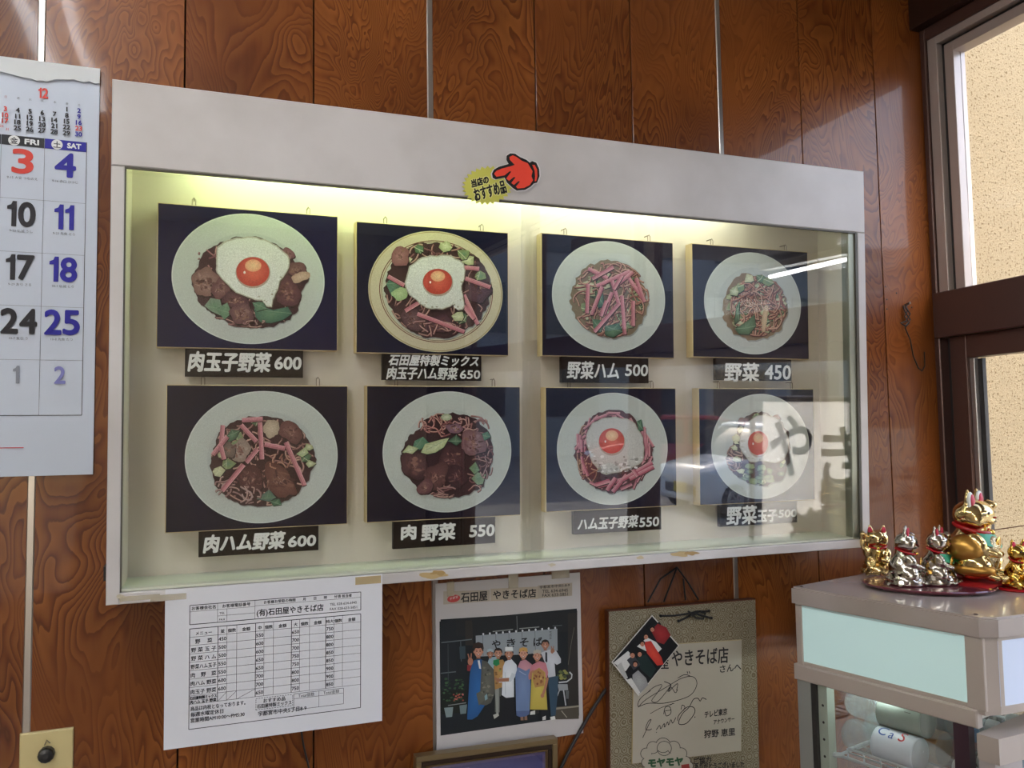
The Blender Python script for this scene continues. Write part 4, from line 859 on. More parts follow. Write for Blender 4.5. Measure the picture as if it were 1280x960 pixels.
tq('石田屋', 880, 355, 896, 354, 60, '#333638', 0, Q=s6)
I.view(*z6, PH)
P([(70, 740), (260, 730), (260, 900), (70, 920)], '#11160f')
R_ = random.Random(3)
for k in range(46): E2(R_.uniform(80, 235), R_.uniform(650, 820), R_.uniform(6, 15), R_.uniform(4, 10), R_.choice(('#24402a', '#1b3020', '#3a5a3a', '#2c4a30')), n=8, jit=.3, seed=k)
for k in range(14): E2(R_.uniform(150, 245), R_.uniform(765, 825), 7, 6, R_.choice(('#8a4238', '#a85a48', '#b0605a')), n=8)
P([(90, 868), (158, 862), (150, 935), (105, 940)], '#7c8c8c'); P([(205, 850), (262, 842), (255, 910), (212, 915)], '#68787a'); Ln([(120, 850), (255, 830)], 6, '#7f8482')
P([(930, 860), (1100, 850), (1100, 950), (900, 955)], '#4c463c'); Ln([(920, 875), (1100, 855)], 14, '#8d8878'); Ln([(970, 890), (1010, 940)], 6, '#a39d8c')
# chair
Ln([(950, 678), (1010, 672), (1045, 645), (1048, 618), (1030, 600)], 11, '#b9bdc0'); P([(940, 690), (1015, 690), (1020, 735), (950, 740)], '#8f9497'); Ln([(955, 735), (930, 800)], 8, '#a6abae'); Ln([(985, 735), (1002, 850)], 10, '#b9bdc0'); P([(1000, 740), (1026, 740), (1024, 800), (1004, 800)], '#5a5f62')
for k in range(12): E2(R_.uniform(945, 1020), R_.uniform(590, 650), 14, 12, R_.choice(('#5a6438', '#8a8a4a', '#3f4a30')), n=9, jit=.2, seed=k)
Ln([(1065, 265), (1040, 400), (1020, 545)], 3, '#6f6a5e')
def face(cx, cy, r, skin='#b9826a', hair='#2a1d18', hat=None, smile=True, tilt=0):
    P([(cx-r*.3, cy+r*.7), (cx+r*.3, cy+r*.7), (cx+r*.42, cy+r*1.4), (cx-r*.42, cy+r*1.4)], '#95644f')
    E2(cx, cy-r*.25, r*1.02, r*1.08, hair, n=22); E2(cx, cy+r*.08, r*.82, r*1.02, skin, '#c9957c', n=26)
    E2(cx-r*.88, cy+r*.1, r*.14, r*.25, skin, n=8); E2(cx+r*.88, cy+r*.1, r*.14, r*.25, skin, n=8)
    P([(cx-r*.85, cy-r*.2), (cx-r*.6, cy-r*.72), (cx, cy-r*.62), (cx+r*.55, cy-r*.75), (cx+r*.86, cy-r*.2), (cx+r*.8, cy-r*1.05), (cx, cy-r*1.32), (cx-r*.8, cy-r*1.05)], hair)
    for sx in (-1, 1): E2(cx+sx*r*.34, cy-r*.02, r*.16, r*.08, '#201512', n=10); Ln([(cx+sx*r*.15, cy-r*.24), (cx+sx*r*.52, cy-r*.26)], r*.09, hair)
    Ln([(cx, cy+r*.05), (cx+r*.06, cy+r*.35)], r*.09, '#8f5d4a'); E2(cx, cy+r*.62, r*.32, r*.14, '#6a2a26', n=14); 
    if smile: E2(cx, cy+r*.58, r*.24, r*.07, '#e6dcd2', n=10)
    if hat == 'chef': P([(cx-r*.9, cy-r*.55), (cx-r*.88, cy-r*1.55), (cx+r*.8, cy-r*1.65), (cx+r*.92, cy-r*.6)], '#d5dad8'); Ln([(cx-r*.9, cy-r*.62), (cx+r*.92, cy-r*.68)], r*.22, '#b3bbb8')
    if hat and hat != 'chef': P([(cx-r*.98, cy-r*.4), (cx-r*.85, cy-r*1.25), (cx, cy-r*1.55), (cx+r*.85, cy-r*1.3), (cx+r*1.0, cy-r*.4), (cx, cy-r*.75)], hat)
# man at right in a white shirt with a dark tie
P([(868, 640), (945, 628), (942, 760), (925, 925), (890, 930), (880, 800)], '#30485a'); P([(885, 935), (920, 930), (925, 955), (888, 958)], '#d0d0cc')
P([(815, 455), (880, 430), (930, 440), (965, 500), (965, 530), (935, 545), (918, 530), (925, 630), (870, 640), (858, 560)], '#b6bac0', '#c6cad0'); face(848, 395, 30, '#96644c', '#241b17'); P([(848, 450), (862, 452), (864, 520), (856, 530), (848, 515)], '#22262c')
E2(903, 442, 15, 20, '#9a6a52'); Ln([(900, 430), (892, 405)], 7, '#9a6a52'); Ln([(906, 428), (912, 404)], 7, '#9a6a52'); Ln([(908, 455), (920, 470)], 20, '#b6bac0')
# half hidden man behind
P([(405, 560), (430, 490), (500, 480), (500, 640), (430, 600)], '#8ba3ad'); face(435, 462, 25, '#8d5f48', '#211a17', hat='#9fb0b6')
# first man, blue suit with wide sleeves
P([(290, 545), (315, 510), (355, 500), (400, 520), (455, 590), (470, 760), (440, 830), (400, 840), (340, 930), (300, 955), (262, 955), (270, 800), (280, 640)], '#1f4f80', '#2a63a0')
P([(372, 510), (410, 520), (470, 590), (478, 740), (440, 830), (400, 850), (355, 840), (362, 700)], '#4e4f48', '#66655a'); P([(330, 760), (400, 720), (398, 800), (350, 850)], '#5b5c52')
for k in range(24): E2(R_.uniform(375, 455), R_.uniform(560, 810), R_.uniform(6, 14), R_.uniform(5, 11), R_.choice(('#6f6d60', '#3e4038', '#7c7a6b', '#59584c')), n=8, jit=.3, seed=k+60)
P([(262, 545), (300, 540), (282, 592), (262, 588)], '#7a2b30'); E2(286, 520, 20, 28, '#a8715a'); Ln([(278, 500), (268, 462)], 9, '#a8715a'); Ln([(290, 498), (293, 458)], 9, '#a8715a')
face(346, 445, 37, '#b47e66', '#2b1d17'); P([(300, 420), (312, 385), (345, 373), (380, 385), (388, 430), (372, 405), (330, 412)], '#33221a'); P([(340, 512), (356, 510), (366, 575), (352, 572)], '#cfd3d6')
P([(392, 778), (410, 760), (415, 800), (396, 812)], '#7a9aa0')
# second: person with white trousers, green scarf, yellow top
P([(470, 700), (520, 690), (505, 900), (470, 900)], '#5a5e58'); P([(470, 720), (500, 720), (498, 905), (480, 915)], '#8a8e88'); P([(456, 920), (495, 905), (500, 925), (465, 950)], '#a5a8a0')
P([(460, 560), (475, 510), (530, 505), (560, 560), (560, 700), (470, 730)], '#a07a45', '#b58b52'); P([(458, 510), (500, 500), (505, 540), (480, 556), (456, 540)], '#1f7d4a'); face(494, 458, 31, '#a2745a', '#251b16')
for k in range(12): E2(R_.uniform(475, 540), R_.uniform(560, 690), 10, 7, R_.choice(('#c2a060', '#7a5a35', '#8a9a50')), n=8, seed=k)
# cook, white jacket, black trousers
P([(505, 780), (612, 782), (622, 955), (505, 955)], '#15161a'); P([(530, 560), (545, 520), (590, 498), (632, 545), (636, 600), (612, 650), (612, 785), (555, 792), (520, 770)], '#c7cdd2', '#dde1e3'); Ln([(545, 600), (548, 770)], 3, '#9aa3a8')
Ln([(610, 610), (585, 655), (500, 660)], 34, '#bfc6cb'); Ln([(575, 655), (480, 660)], 26, '#9a6a50'); Ln([(480, 640), (470, 655)], 18, '#9a6a50'); face(575, 462, 33, '#9e6c52', '#3b332e', hat='chef')
# woman with light blue apron
P([(690, 925), (710, 925), (712, 958), (690, 958)], '#8a6a58'); P([(660, 930), (682, 930), (684, 960), (662, 960)], '#8a6a58')
P([(640, 560), (660, 515), (700, 505), (745, 540), (750, 620), (735, 640), (645, 640)], '#b07d88', '#c18e98'); P([(622, 620), (640, 560), (700, 590), (730, 570), (738, 700), (728, 890), (628, 890)], '#64789c', '#7288ae'); P([(628, 890), (728, 888), (724, 915), (700, 930), (660, 935), (630, 925)], '#4e5f86')
Ln([(650, 590), (700, 620)], 5, '#96a6c4'); face(682, 462, 33, '#c59078', '#2a1c18', hat='#c0964e')
# woman with yellow apron
P([(810, 880), (862, 880), (856, 940), (820, 950)], '#17181c'); P([(760, 880), (800, 880), (800, 905), (765, 915)], '#30302e'); P([(735, 895), (770, 885), (770, 915), (732, 918)], '#c9cac5'); P([(825, 935), (850, 925), (850, 955), (825, 960)], '#c9cac5')
P([(720, 620), (745, 545), (800, 515), (850, 530), (868, 600), (860, 640), (800, 640), (722, 655)], '#b8747e', '#c78690'); P([(745, 600), (800, 565), (845, 600), (862, 880), (732, 878)], '#b3a146', '#c4b254')
P([(755, 590), (800, 568), (840, 600), (838, 700), (770, 715), (752, 660)], '#a8804a')
for k in range(16): E2(R_.uniform(760, 835), R_.uniform(585, 705), 8, 9, R_.choice(('#7a4a2e', '#c4a060', '#8a5a38')), n=8, jit=.2, seed=k+9)
Ln([(862, 640), (845, 720), (826, 770)], 22, '#a8755c'); E2(824, 775, 14, 16, '#a8755c'); Ln([(735, 650), (740, 600), (758, 590)], 20, '#a8755c'); face(785, 478, 32, '#b88268', '#2a1c18', hat='#a9a496')
I.mb.build('group_photo_print', M['paperprint'], post)
film = mat('clear_film', '#ffffff', .12, Alpha=.10)
for (u0, v0, u1, v1) in ((559, 727, 568, 746), (636, 715, 648, 736), (690, 712, 712, 724)):
    p = [wq(u0, v1, .006), wq(u1, v0, .006)]; MB().fbox(WALLF, p[0][0], p[1][0], p[0][1], p[1][1], .0044, .0047).build('tape', tape, post)

# gold picture frame at the bottom edge, leaning forward
zf2 = (500, 700, 3.692)
def gq(x, y, h=.03): return wq(zf2[0]+x/zf2[2], zf2[1]+y/zf2[2], h)
A_ = gq(70, 905); B_ = gq(722, 818); L_ = B_[0]-A_[0]; sl = (B_[1]-A_[1])/L_
GF = Fr(WALLF.pt(A_[0], A_[1], .03), (1, 0, sl), (-sl*.3, -.0, 1)); GF.ey = np.cross(np.cross(GF.ex, GF.ey), GF.ex); 
gold = mat('dull_gold_moulding', '#6b5433', .35, .5); fr_ = thing('picture_frame', GF.pt(L_/2, -.26), 'brown and gold moulded picture frame at the bottom, below the shop photograph', 'picture frame')
def rail(mb, a0, a1, b0, b1, h0, h1): mb.fbox(GF, a0, a1, b0, b1, h0, h1, bev=.0012)
for nm, w0, w1, h, mt in (('outer_moulding', 0, .009, .006, mat('frame_gold_light', '#7d6a4a', .35, .4)), ('inner_moulding', .009, .017, .003, mat('frame_dark', '#33241a', .35, .2)), ('slip', .017, .0195, .004, gold)):
    b = MB(); rail(b, w0, L_-w0, -w1, -w0, -.012, h); rail(b, w0, w1, -.26+w0, -w1, -.012, h); rail(b, L_-w1, L_-w0, -.26+w0, -w1, -.012, h); rail(b, w1, L_-w1, -.26+w0, -.26+w1, -.012, h); b.build(nm, mt, fr_)
I = Ink(GF, -.003, 2e-5); I.rect(.0195, -.24, L_-.0195, -.0195, '#6a5f86'); I.rect(.024, -.235, L_-.024, -.026, '#4c4a7c'); I.poly([(.03, -.03), (.09, -.03), (.12, -.08), (.05, -.1)], '#7d78a8'); I.mb.build('picture_print', M['paperprint'], fr_)
MB().fbox(GF, .019, L_-.019, -.241, -.019, -.0025, -.0018).build('glass', M['caseglass'], fr_)

# brocade board with card, cord and small photo
zb = (740, 690, 3.554); BH = .02
def bq(x, y, h=BH): return wq(zb[0]+x/zb[2], zb[1]+y/zb[2], h)
a0 = bq(72, 262)[0]; a1 = bq(728, 208)[0]; b1 = (bq(72, 262)[1]+bq(728, 208)[1])/2; b0 = b1-.34
tl_, tr2 = bq(72, 262), bq(728, 208); ang = math.atan2(tr2[1]-tl_[1], tr2[0]-tl_[0]); print('board tilt', math.degrees(ang))
BF = Fr(WALLF.pt(*tl_, BH), (math.cos(ang), 0, math.sin(ang)), (-math.sin(ang), 0, math.cos(ang)))
W_ = math.hypot(tr2[0]-tl_[0], tr2[1]-tl_[1])
def bh(x, y, h=0): return BF.hit(zb[0]+x/zb[2], zb[1]+y/zb[2], h)
broc = mat('brocade_cloth', '#7b7360', .75); n, l, b_ = nodes(broc); tc = n.new('ShaderNodeTexCoord'); vo = n.new('ShaderNodeTexVoronoi'); vo.inputs['Scale'].default_value = 62; vo.inputs['Randomness'].default_value = .35
nz = n.new('ShaderNodeTexNoise'); nz.inputs['Scale'].default_value = 190; wv = n.new('ShaderNodeMath'); wv.operation = 'MULTIPLY'; wv.inputs[1].default_value = 5.5; sn = n.new('ShaderNodeMath'); sn.operation = 'FRACT'
l.new(tc.outputs['Object'], vo.inputs['Vector']); l.new(tc.outputs['Object'], nz.inputs['Vector']); l.new(vo.outputs[0], wv.inputs[0]); ad = n.new('ShaderNodeMath'); ad.operation = 'ADD'; l.new(wv.outputs[0], ad.inputs[0]); l.new(nz.outputs[0], ad.inputs[1]); l.new(ad.outputs[0], sn.inputs[0])
rp = n.new('ShaderNodeValToRGB'); rp.color_ramp.elements[0].color = lin('#8b8470'); rp.color_ramp.elements[1].color = lin('#665a40'); rp.color_ramp.elements[0].position = .45; rp.color_ramp.elements[1].position = .62; l.new(sn.outputs[0], rp.inputs[0]); l.new(rp.outputs[0], b_.inputs['Base Color'])
bo = thing('brocade_board', BF.pt(W_/2, -.34, -.01), 'brown edged hanging board covered in patterned beige cloth, right below the menu case', 'display board')
MB().fbox(BF, 0, W_, -.34, 0, -.014, -.0005, bev=.001).build('board_edge', mat('board_edge_brown', '#5a2f1c', .5), bo)
MB().fbox(BF, .0015, W_-.0015, -.339, -.0015, -.001, 0).build('cloth_face', broc, bo)
cord = mat('black_cord', '#0e0d0d', .7)
pk = bh(378, 68, -.012); 
for (x0, y0, xm, ym) in ((250, 225, 300, 120), (322, 222, 350, 130), (476, 212, 420, 130)):
    e0 = bh(x0, y0, -.012); mm = bh(xm, ym, -.013); MB().tube([BF.pt(*e0, -.014), BF.pt(*mm, -.010), BF.pt(pk[0], pk[1], -.012)], .0016, 8).build('cord', cord, bo)
MB().tube([BF.pt(*bh(410, 120, -.012), -.015), BF.pt(*bh(420, 215, -.012), -.0155)], .0014, 6).build('cord', cord, bo)
kn = MB(); kn.tube([BF.pt(*bh(x, y), h) for x, y, h in ((305, 283, .002), (360, 282, .0022), (430, 272, .0025), (460, 262, .004), (515, 262, .002))], .0017, 8); kn.build('knot', cord, bo)
kn = MB(); kn.tube([BF.pt(*bh(x, y), h) for x, y, h in ((385, 305, .002), (415, 290, .003), (450, 270, .0045), (480, 280, .004), (525, 292, .002))], .0019, 8); kn.build('knot', cord, bo)
kn = MB(); kn.tube([BF.pt(*bh(x, y), h) for x, y, h in ((425, 262, .002), (455, 290, .0055), (490, 296, .003), (500, 270, .003), (470, 262, .005), (440, 284, .0035))], .0017, 8); kn.build('knot', cord, bo)
for x, y, k in ((303, 283, 0), (382, 306, 1), (517, 261, 2), (528, 292, 3)): 
    kn = MB(); kn.ell(BF.pt(*bh(x, y), .002), (.0027, .0027, .0027), 10, 6); kn.build('knot_end', cord, bo, smooth=True)
# autograph card
ct, cr = bh(182, 418), bh(662, 388); cang = math.atan2(cr[1]-ct[1], cr[0]-ct[0]); cw_ = math.hypot(cr[0]-ct[0], cr[1]-ct[1])
ex = BF.ex*math.cos(cang)+BF.ey*math.sin(cang); ey = -BF.ex*math.sin(cang)+BF.ey*math.cos(cang); KF = Fr(BF.pt(*ct, .003), ex, ey)
card = thing('autograph_card', KF.pt(cw_/2, -.2, -.002), 'cream card with black pen autographs and a cloud drawing, fixed on the patterned board', 'card')
MB().fbox(KF, 0, cw_, -.2, 0, -.0028, -.0002, bev=.0006).build('card_edge', mat('card_gilt', '#b5a57c', .4), card)
MB().fbox(KF, .0008, cw_-.0008, -.1995, -.0008, -.001, 0).build('card_face', mat('card_cream', '#a8a294', .5), card)
I = Ink(KF, .0002, 1e-5)
def kh(x, y): return KF.hit(zb[0]+x/zb[2], zb[1]+y/zb[2], 0)
def kt(t_, x0, y0, x1, y1, hgt, bold=.0003, col='#17161a'): tq(t_, x0, y0, x1, y1, hgt, col, bold, I_=I, Q=kh)
kt('石田屋', 200, 522, 340, 520, 62); kt('やきそば店', 355, 510, 605, 492, 72, .0005); kt('さんへ', 568, 536, 662, 524, 32, .0003)
I.view(*zb, 0); I.T = (lambda x, y: (zb[0]+x/zb[2], zb[1]+y/zb[2])); I.h0 = 0
def curve(pts, w_, col='#17161a'):
    out = []; n = len(pts)
    for i in range(n-1):
        p0, p1, p2, p3 = pts[max(i-1, 0)], pts[i], pts[i+1], pts[min(i+2, n-1)]
        for k in range(7):
            t = k/7; out.append(tuple(.5*((2*p1[q])+(-p0[q]+p2[q])*t+(2*p0[q]-5*p1[q]+4*p2[q]-p3[q])*t*t+(-p0[q]+3*p1[q]-3*p2[q]+p3[q])*t**3) for q in (0, 1)))
    I.line(out+[pts[-1]], w_, col)
curve([(205, 690), (240, 655), (330, 600), (400, 560), (450, 555), (465, 590), (430, 640), (330, 670), (250, 672), (205, 685), (215, 650), (260, 615)], 3)
curve([(240, 630), (275, 600), (310, 590), (290, 625), (265, 660), (290, 665), (330, 620), (350, 590)], 3); curve([(320, 575), (350, 590), (340, 620), (360, 600), (380, 585), (375, 615)], 3.5); curve([(335, 620), (350, 600), (370, 625), (380, 610)], 3)
curve([(380, 560), (410, 545), (435, 550)], 3); curve([(422, 530), (425, 540)], 3.5); curve([(431, 530), (434, 540)], 3.5); curve([(258, 718), (310, 690), (365, 672)], 2.2)
curve([(225, 825), (250, 770), (262, 745), (250, 752), (238, 785), (255, 790), (265, 785)], 3.2); curve([(285, 790), (300, 770), (305, 785), (320, 762), (322, 778), (335, 755), (340, 768), (350, 745), (358, 760), (372, 735)], 3.2)
curve([(380, 750), (385, 725), (420, 690), (450, 690), (455, 715), (420, 760), (385, 762), (400, 720), (430, 690), (450, 655), (470, 650), (480, 662), (490, 648), (508, 655)], 3.4); curve([(395, 700), (400, 680), (412, 688), (405, 705)], 3); curve([(455, 732), (458, 734)], 5)
curve([(318, 720), (325, 690), (345, 688), (350, 715), (330, 728), (322, 705)], 3); curve([(345, 680), (360, 672)], 3); curve([(325, 705), (350, 702)], 2.6); curve([(285, 800), (287, 802)], 4)
I.T = None
kt('テレビ東京', 500, 738, 600, 722, 30, .0003); kt('アナウンサー', 540, 766, 632, 750, 20, .0002); kt('狩野 恵里', 498, 826, 635, 814, 34, .0003)
kt('ご協力', 452, 945, 528, 936, 30, .0003); kt('ありがとうございました', 455, 968, 675, 955, 28, .0003)
I.T = (lambda x, y: (zb[0]+x/zb[2], zb[1]+y/zb[2]))
cl = [(240, 935, 22), (240, 895, 26), (270, 868, 28), (315, 858, 34), (362, 868, 30), (395, 895, 27), (415, 930, 24), (430, 950, 20)]
for x, y, r in cl: I.ellipse(x, y, r, r, '#17161a', n=24); 
for x, y, r in cl: I.ellipse(x, y, r-2.6, r-2.6, '#a8a294', n=24)
I.poly([(245, 900), (400, 890), (430, 960), (230, 965)], '#a8a294'); I.ring(320, 872, 33, 33, 2.6, '#17161a'); 
I.T = None; kt('モヤモヤ', 250, 955, 402, 945, 34, .0011, '#1d4a2c'); I.T = (lambda x, y: (zb[0]+x/zb[2], zb[1]+y/zb[2])); I.poly([(395, 945), (430, 940), (436, 975), (398, 978)], '#8f2f2a')
I.mb.build('autograph_ink', M['paperprint'], card)
# small snapshot set at an angle
sp = [bh(268, 280, .007), bh(388, 415, .007), bh(208, 640, .007), bh(88, 490, .007)]
snap = thing('snapshot', BF.pt(*sp[2], .005), 'small tilted colour snapshot of people, tucked at the upper left of the patterned board', 'photograph')
MB().prism(BF, sp, .0055, .0066).build('photo_paper', mat('photo_white', '#c9c6c0', .3), snap)
I = Ink(BF, .0068, 8e-6); c0 = (sum(p[0] for p in sp)/4, sum(p[1] for p in sp)/4)
I.poly([(c0[0]+(p[0]-c0[0])*.965, c0[1]+(p[1]-c0[1])*.965) for p in sp], '#16171b'); I.T = (lambda x, y: (zb[0]+x/zb[2], zb[1]+y/zb[2])); I.h0 = .007
def P(p_, c_, i_=None): I.poly(p_, c_, i_)
P([(95, 492), (160, 440), (190, 470), (150, 530)], '#c9cac8'); P([(110, 505), (130, 490), (160, 560), (145, 565)], '#a9aaa8'); P([(250, 335), (300, 310), (320, 350), (285, 390)], '#1e2124')
P([(262, 350), (292, 318), (330, 335), (350, 370), (320, 410), (290, 400)], '#7d2226', '#9a2a2e'); P([(200, 420), (245, 380), (285, 400), (310, 430), (290, 450), (240, 440)], '#c9cbca', '#dadada')
P([(230, 400), (262, 395), (310, 470), (318, 500), (290, 505), (245, 450)], '#b5352e', '#cc4a3a'); P([(200, 470), (240, 455), (285, 520), (260, 560), (215, 520)], '#20302f'); P([(155, 480), (185, 455), (215, 500), (185, 525)], '#3a3c42')
P([(180, 545), (205, 525), (240, 560), (250, 590), (215, 628), (180, 590)], '#8e8f90', '#a5a6a6'); P([(150, 570), (175, 560), (215, 625), (205, 634)], '#c9c9c6')
for x, y, r in ((268, 345, 11), (240, 378, 12), (224, 410, 12), (180, 460, 13), (212, 455, 12), (192, 500, 12)): I.ellipse(x, y-5, r, r, '#1a1411', n=14); I.ellipse(x, y, r*.75, r*.85, '#b98068', n=14); I.ellipse(x-3, y-2, 1.6, 1.2, '#2a1a14', n=6); I.ellipse(x+3, y-2, 1.6, 1.2, '#2a1a14', n=6); I.line([(x-3, y+4), (x+3, y+4)], 1.6, '#6a2a26')
I.mb.build('snapshot_print', M['print'], snap)

# cables and wires
blk = mat('black_cable', '#151312', .45)
def cable(name, pts, r, label, mt=blk, h=.004, cat='cable'):
    P_ = [WALLF.pt(*WALLF.hit(u, v, h), h) for u, v in pts]; out = []; n = len(P_)
    for i in range(n-1):
        p0, p1, p2, p3 = P_[max(i-1, 0)], P_[i], P_[i+1], P_[min(i+2, n-1)]
        for k in range(6):
            t = k/6; out.append(.5*((2*p1)+(-p0+p2)*t+(2*p0-5*p1+4*p2-p3)*t*t+(-p0+3*p1-3*p2+p3)*t**3))
    o = MB().tube(out+[P_[-1]], r, 7).build(name, mt, smooth=True); return tag(o, label, cat)
cable('cable', [(772, 842), (745, 880), (716, 930), (700, 962), (690, 985)], .0032, 'dark cable slanting down the wall between shop photograph and patterned board', mat('grey_cable', '#2a2626', .5), .006)
cable('cable', [(376, 908), (379, 930), (386, 960), (390, 985)], .0014, 'thin dark wire hanging on the wall below the order sheet', blk, .003)
wn = thing('hanging_wire', WALLF.pt(*wq(1134, 378), .0), 'tangled thin black wire hanging from a nail on the wood, beside the window', 'wire')
def wtube(pts, r, nm, par, mt, h=.004):
    P_ = [WALLF.pt(*WALLF.hit(u, v, h), h+dh) for u, v, dh in pts]; MB().tube(P_, r, 6).build(nm, mt, par, smooth=True)
wtube([(1131, 380, 0), (1133, 388, .004), (1130, 396, .002), (1134, 404, .006), (1130, 410, .003), (1137, 425, .002), (1141, 445, .001), (1147, 460, .002), (1151, 464, .003), (1154, 458, .004), (1154, 440, .003)], .0014, 'wire', wn, blk)
wtube([(1137, 379, 0), (1130, 384, .004), (1135, 393, .006), (1131, 402, .003), (1124, 404, .003), (1130, 408, .004), (1135, 400, .006), (1130, 390, .003), (1128, 382, .002)], .0016, 'wire', wn, blk)
MB().lathe(WALLF.pt(*wq(1135, 379), 0), WALLF.n, [(.0012, 0), (.0012, .007), (.003, .0072), (.003, .0085)], 10).build('nail', M['hook'], wn)
for k, (u, v) in enumerate(((1108, 358), (1122, 366), (1110, 374), (1110, 386), (1141, 384))):
    o = MB().lathe(WALLF.pt(*wq(u, v), -.002), WALLF.n, [(.0018, 0), (.0018, .0024), (.0008, .0027)], 8).build('nail_hole_plug', M['black']); tag(o, ('tiny dark nail dot highest and left above the hanging wire', 'tiny dark nail dot highest and right above the hanging wire', 'tiny dark nail dot left of the wire nail, middle of the left three', 'tiny dark nail dot left of the hanging wire, lowest of all', 'tiny dark nail dot just right of the wire nail')[k], 'nail', 'dark nail dots by the hanging wire')

# =================================================================== SMALL DISPLAY COOLER (stands turned a little to the room)
th = math.radians(14); fx_ = np.array([math.cos(th), math.sin(th), 0]); sx_ = np.array([math.sin(th), -math.cos(th), 0])
CB = np.array([.9576, -.135, 1.2336]); ZT = 1.2336; DEP = .317; WID = .42
SD = Fr(CB, sx_, (0, 0, 1))                    # left side: a = depth toward the front, b = z - lid top, h outward
def cp(p, q, z): return CB*np.array([1, 1, 0])+fx_*p+sx_*q+np.array([0, 0, z])
TOPF = Fr((CB[0], CB[1], 0), fx_, -sx_)       # plan frame: a = width, b = -depth, h = z
def plan(ins=0.0, bow=.035, ch=.022, dep=DEP):
    pts = [(ins, -ins), (ins, -dep)]
    x0, x1 = ins+ch*.9, WID-ins-ch*.9
    for i in range(13):
        t = i/12; pts.append((x0+(x1-x0)*t, -(dep+ch*.8-ins+bow*math.sin(math.pi*t)*.9)))
    pts += [(WID-ins, -dep), (WID-ins, -ins)]
    return pts
cool = thing('display_cooler', cp(WID/2, DEP/2, 0), 'small beige glass sided drinks cooler with lit sign box, in the right corner', 'display cooler')
zl = ZT-.0304; zr1 = ZT-.132; zr0 = ZT-.158
lid = MB(); lid.prism(TOPF, plan(0.0), zl+.002, ZT-.003); lid.prism(TOPF, plan(.0025), ZT-.003, ZT); lid.prism(TOPF, plan(.004), zl, zl+.002); lid.build('lid', M['fridgetop'], cool)
for p, q in ((.012, .012), (.018, .305)):
    MB().lathe(cp(p, q, ZT-.001), (0, 0, 1), [(.0035, 0), (.0035, .0015), (.0015, .0028)], 10).build('screw_cap', mat('screw_dark', '#4a3a34', .4), cool)
def sa(u, v, h=-.006): return SD.hit(u, v, h)
ap0 = sa(1003.5, 790)[0]; ap1 = sa(1209, 850)[0]; apc = sa(1222, 905, 0)[0]
core = MB(); core.prism(TOPF, plan(.012), zr1-.002, zl+.001); core.build('sign_box_core', M['fridge'], cool)
MB().fbox(SD, .004, ap0, zr1-ZT, zl-ZT, -.0125, -.003, bev=.001).build('sign_post', M['fridge'], cool)
MB().fbox(SD, ap1, DEP+.003, zr1-ZT, zl-ZT, -.0125, -.003, bev=.001).build('sign_post', M['fridge'], cool)
lit = emit('lit_sign_panel', lin('#b7d3d2'), .30)
MB().fbox(SD, ap0-.001, ap1+.001, zr1-ZT-.001, zl-ZT+.001, -.0122, -.006).build('side_sign_panel', lit, cool)
pl_ = plan(.0045)[2:15]; b = MB(); n_ = len(pl_)
for i in range(n_-1):
    (a0, b0), (a1, b1) = pl_[i], pl_[i+1]; k = len(b.v)
    b.add([TOPF.pt(a0, b0, zr1+.006), TOPF.pt(a1, b1, zr1+.006), TOPF.pt(a1, b1, zl-.004), TOPF.pt(a0, b0, zl-.004)], [(0, 1, 2, 3)])
b.build('front_sign_panel', emit('front_sign_panel', lin('#b3bfd6'), .32), cool)
b = MB(); b.prism(TOPF, plan(.006), zl-.004, zl+.001); b.prism(TOPF, plan(.005), zr1-.003, zr1+.006); b.build('sign_trim', M['fridge'], cool)
c0 = plan(.0045)
for i0, i1 in ((1, 2),): 
    (a0, b0), (a1, b1) = c0[i0], c0[i1]; b = MB(); b.add([TOPF.pt(a0, b0, zr1), TOPF.pt(a1, b1, zr1), TOPF.pt(a1, b1, zl), TOPF.pt(a0, b0, zl)], [(0, 1, 2, 3)]); b.build('corner_post', M['fridge'], cool)
    a1b, b1b = a1+.007, b1-.002; b = MB(); b.add([TOPF.pt(a1, b1-.0006, zr1), TOPF.pt(a1b, b1b-.0006, zr1), TOPF.pt(a1b, b1b-.0006, zl), TOPF.pt(a1, b1-.0006, zl)], [(0, 1, 2, 3)]); b.build('corner_post', M['fridge'], cool)
BD = DEP-.02  # body depth
rl = MB(); rl.fbox(SD, -.001, apc, zr0-ZT, zr1-ZT, -.014, .001, bev=.002); rl.build('side_rail', M['fridge'], cool)
rl = MB(); rl.prism(TOPF, plan(.006), zr1-.0065, zr1-.003); rl.build('front_ledge', M['fridge'], cool)
ZB = .10
body = MB(); body.prism(TOPF, [(.01, 0), (WID-.01, 0), (WID-.01, -BD), (.01, -BD)], 0.012, ZB+.06); body.build('base_box', M['fridge'], cool)
ceil_ = MB(); ceil_.prism(TOPF, [(.012, -.01), (WID-.012, -.01), (WID-.012, -BD), (.012, -BD)], zr0+.004, zr1-.003); ceil_.build('inner_roof', M['enamel'], cool)
def post(p0, p1, q0, q1, name, mt, z1=zr0+.002): b = MB(); b.prism(TOPF, [(p0, -q0), (p1, -q0), (p1, -q1), (p0, -q1)], ZB+.05, z1); b.build(name, mt, cool)
greenpost = mat('cooler_post_mint', '#a9b3a6', .35); 
q1_ = sa(1016, 900)[0]; q2_ = sa(1022, 900)[0]; q3_ = sa(1033, 900)[0]
print('posts', q1_, q2_, q3_, ap0, ap1, apc, sa(1203, 940))
post(.003, .012, .003, q1_, 'corner_post', mat('cooler_post_dim', '#8d8f8c', .3)); post(.004, .010, q1_, q2_, 'seal', M['gasket']); post(.006, .011, q1_+.001, q1_+.0025, 'chrome_bead', M['alu'])
post(.010, .030, q2_, q3_, 'shelf_upright', greenpost)
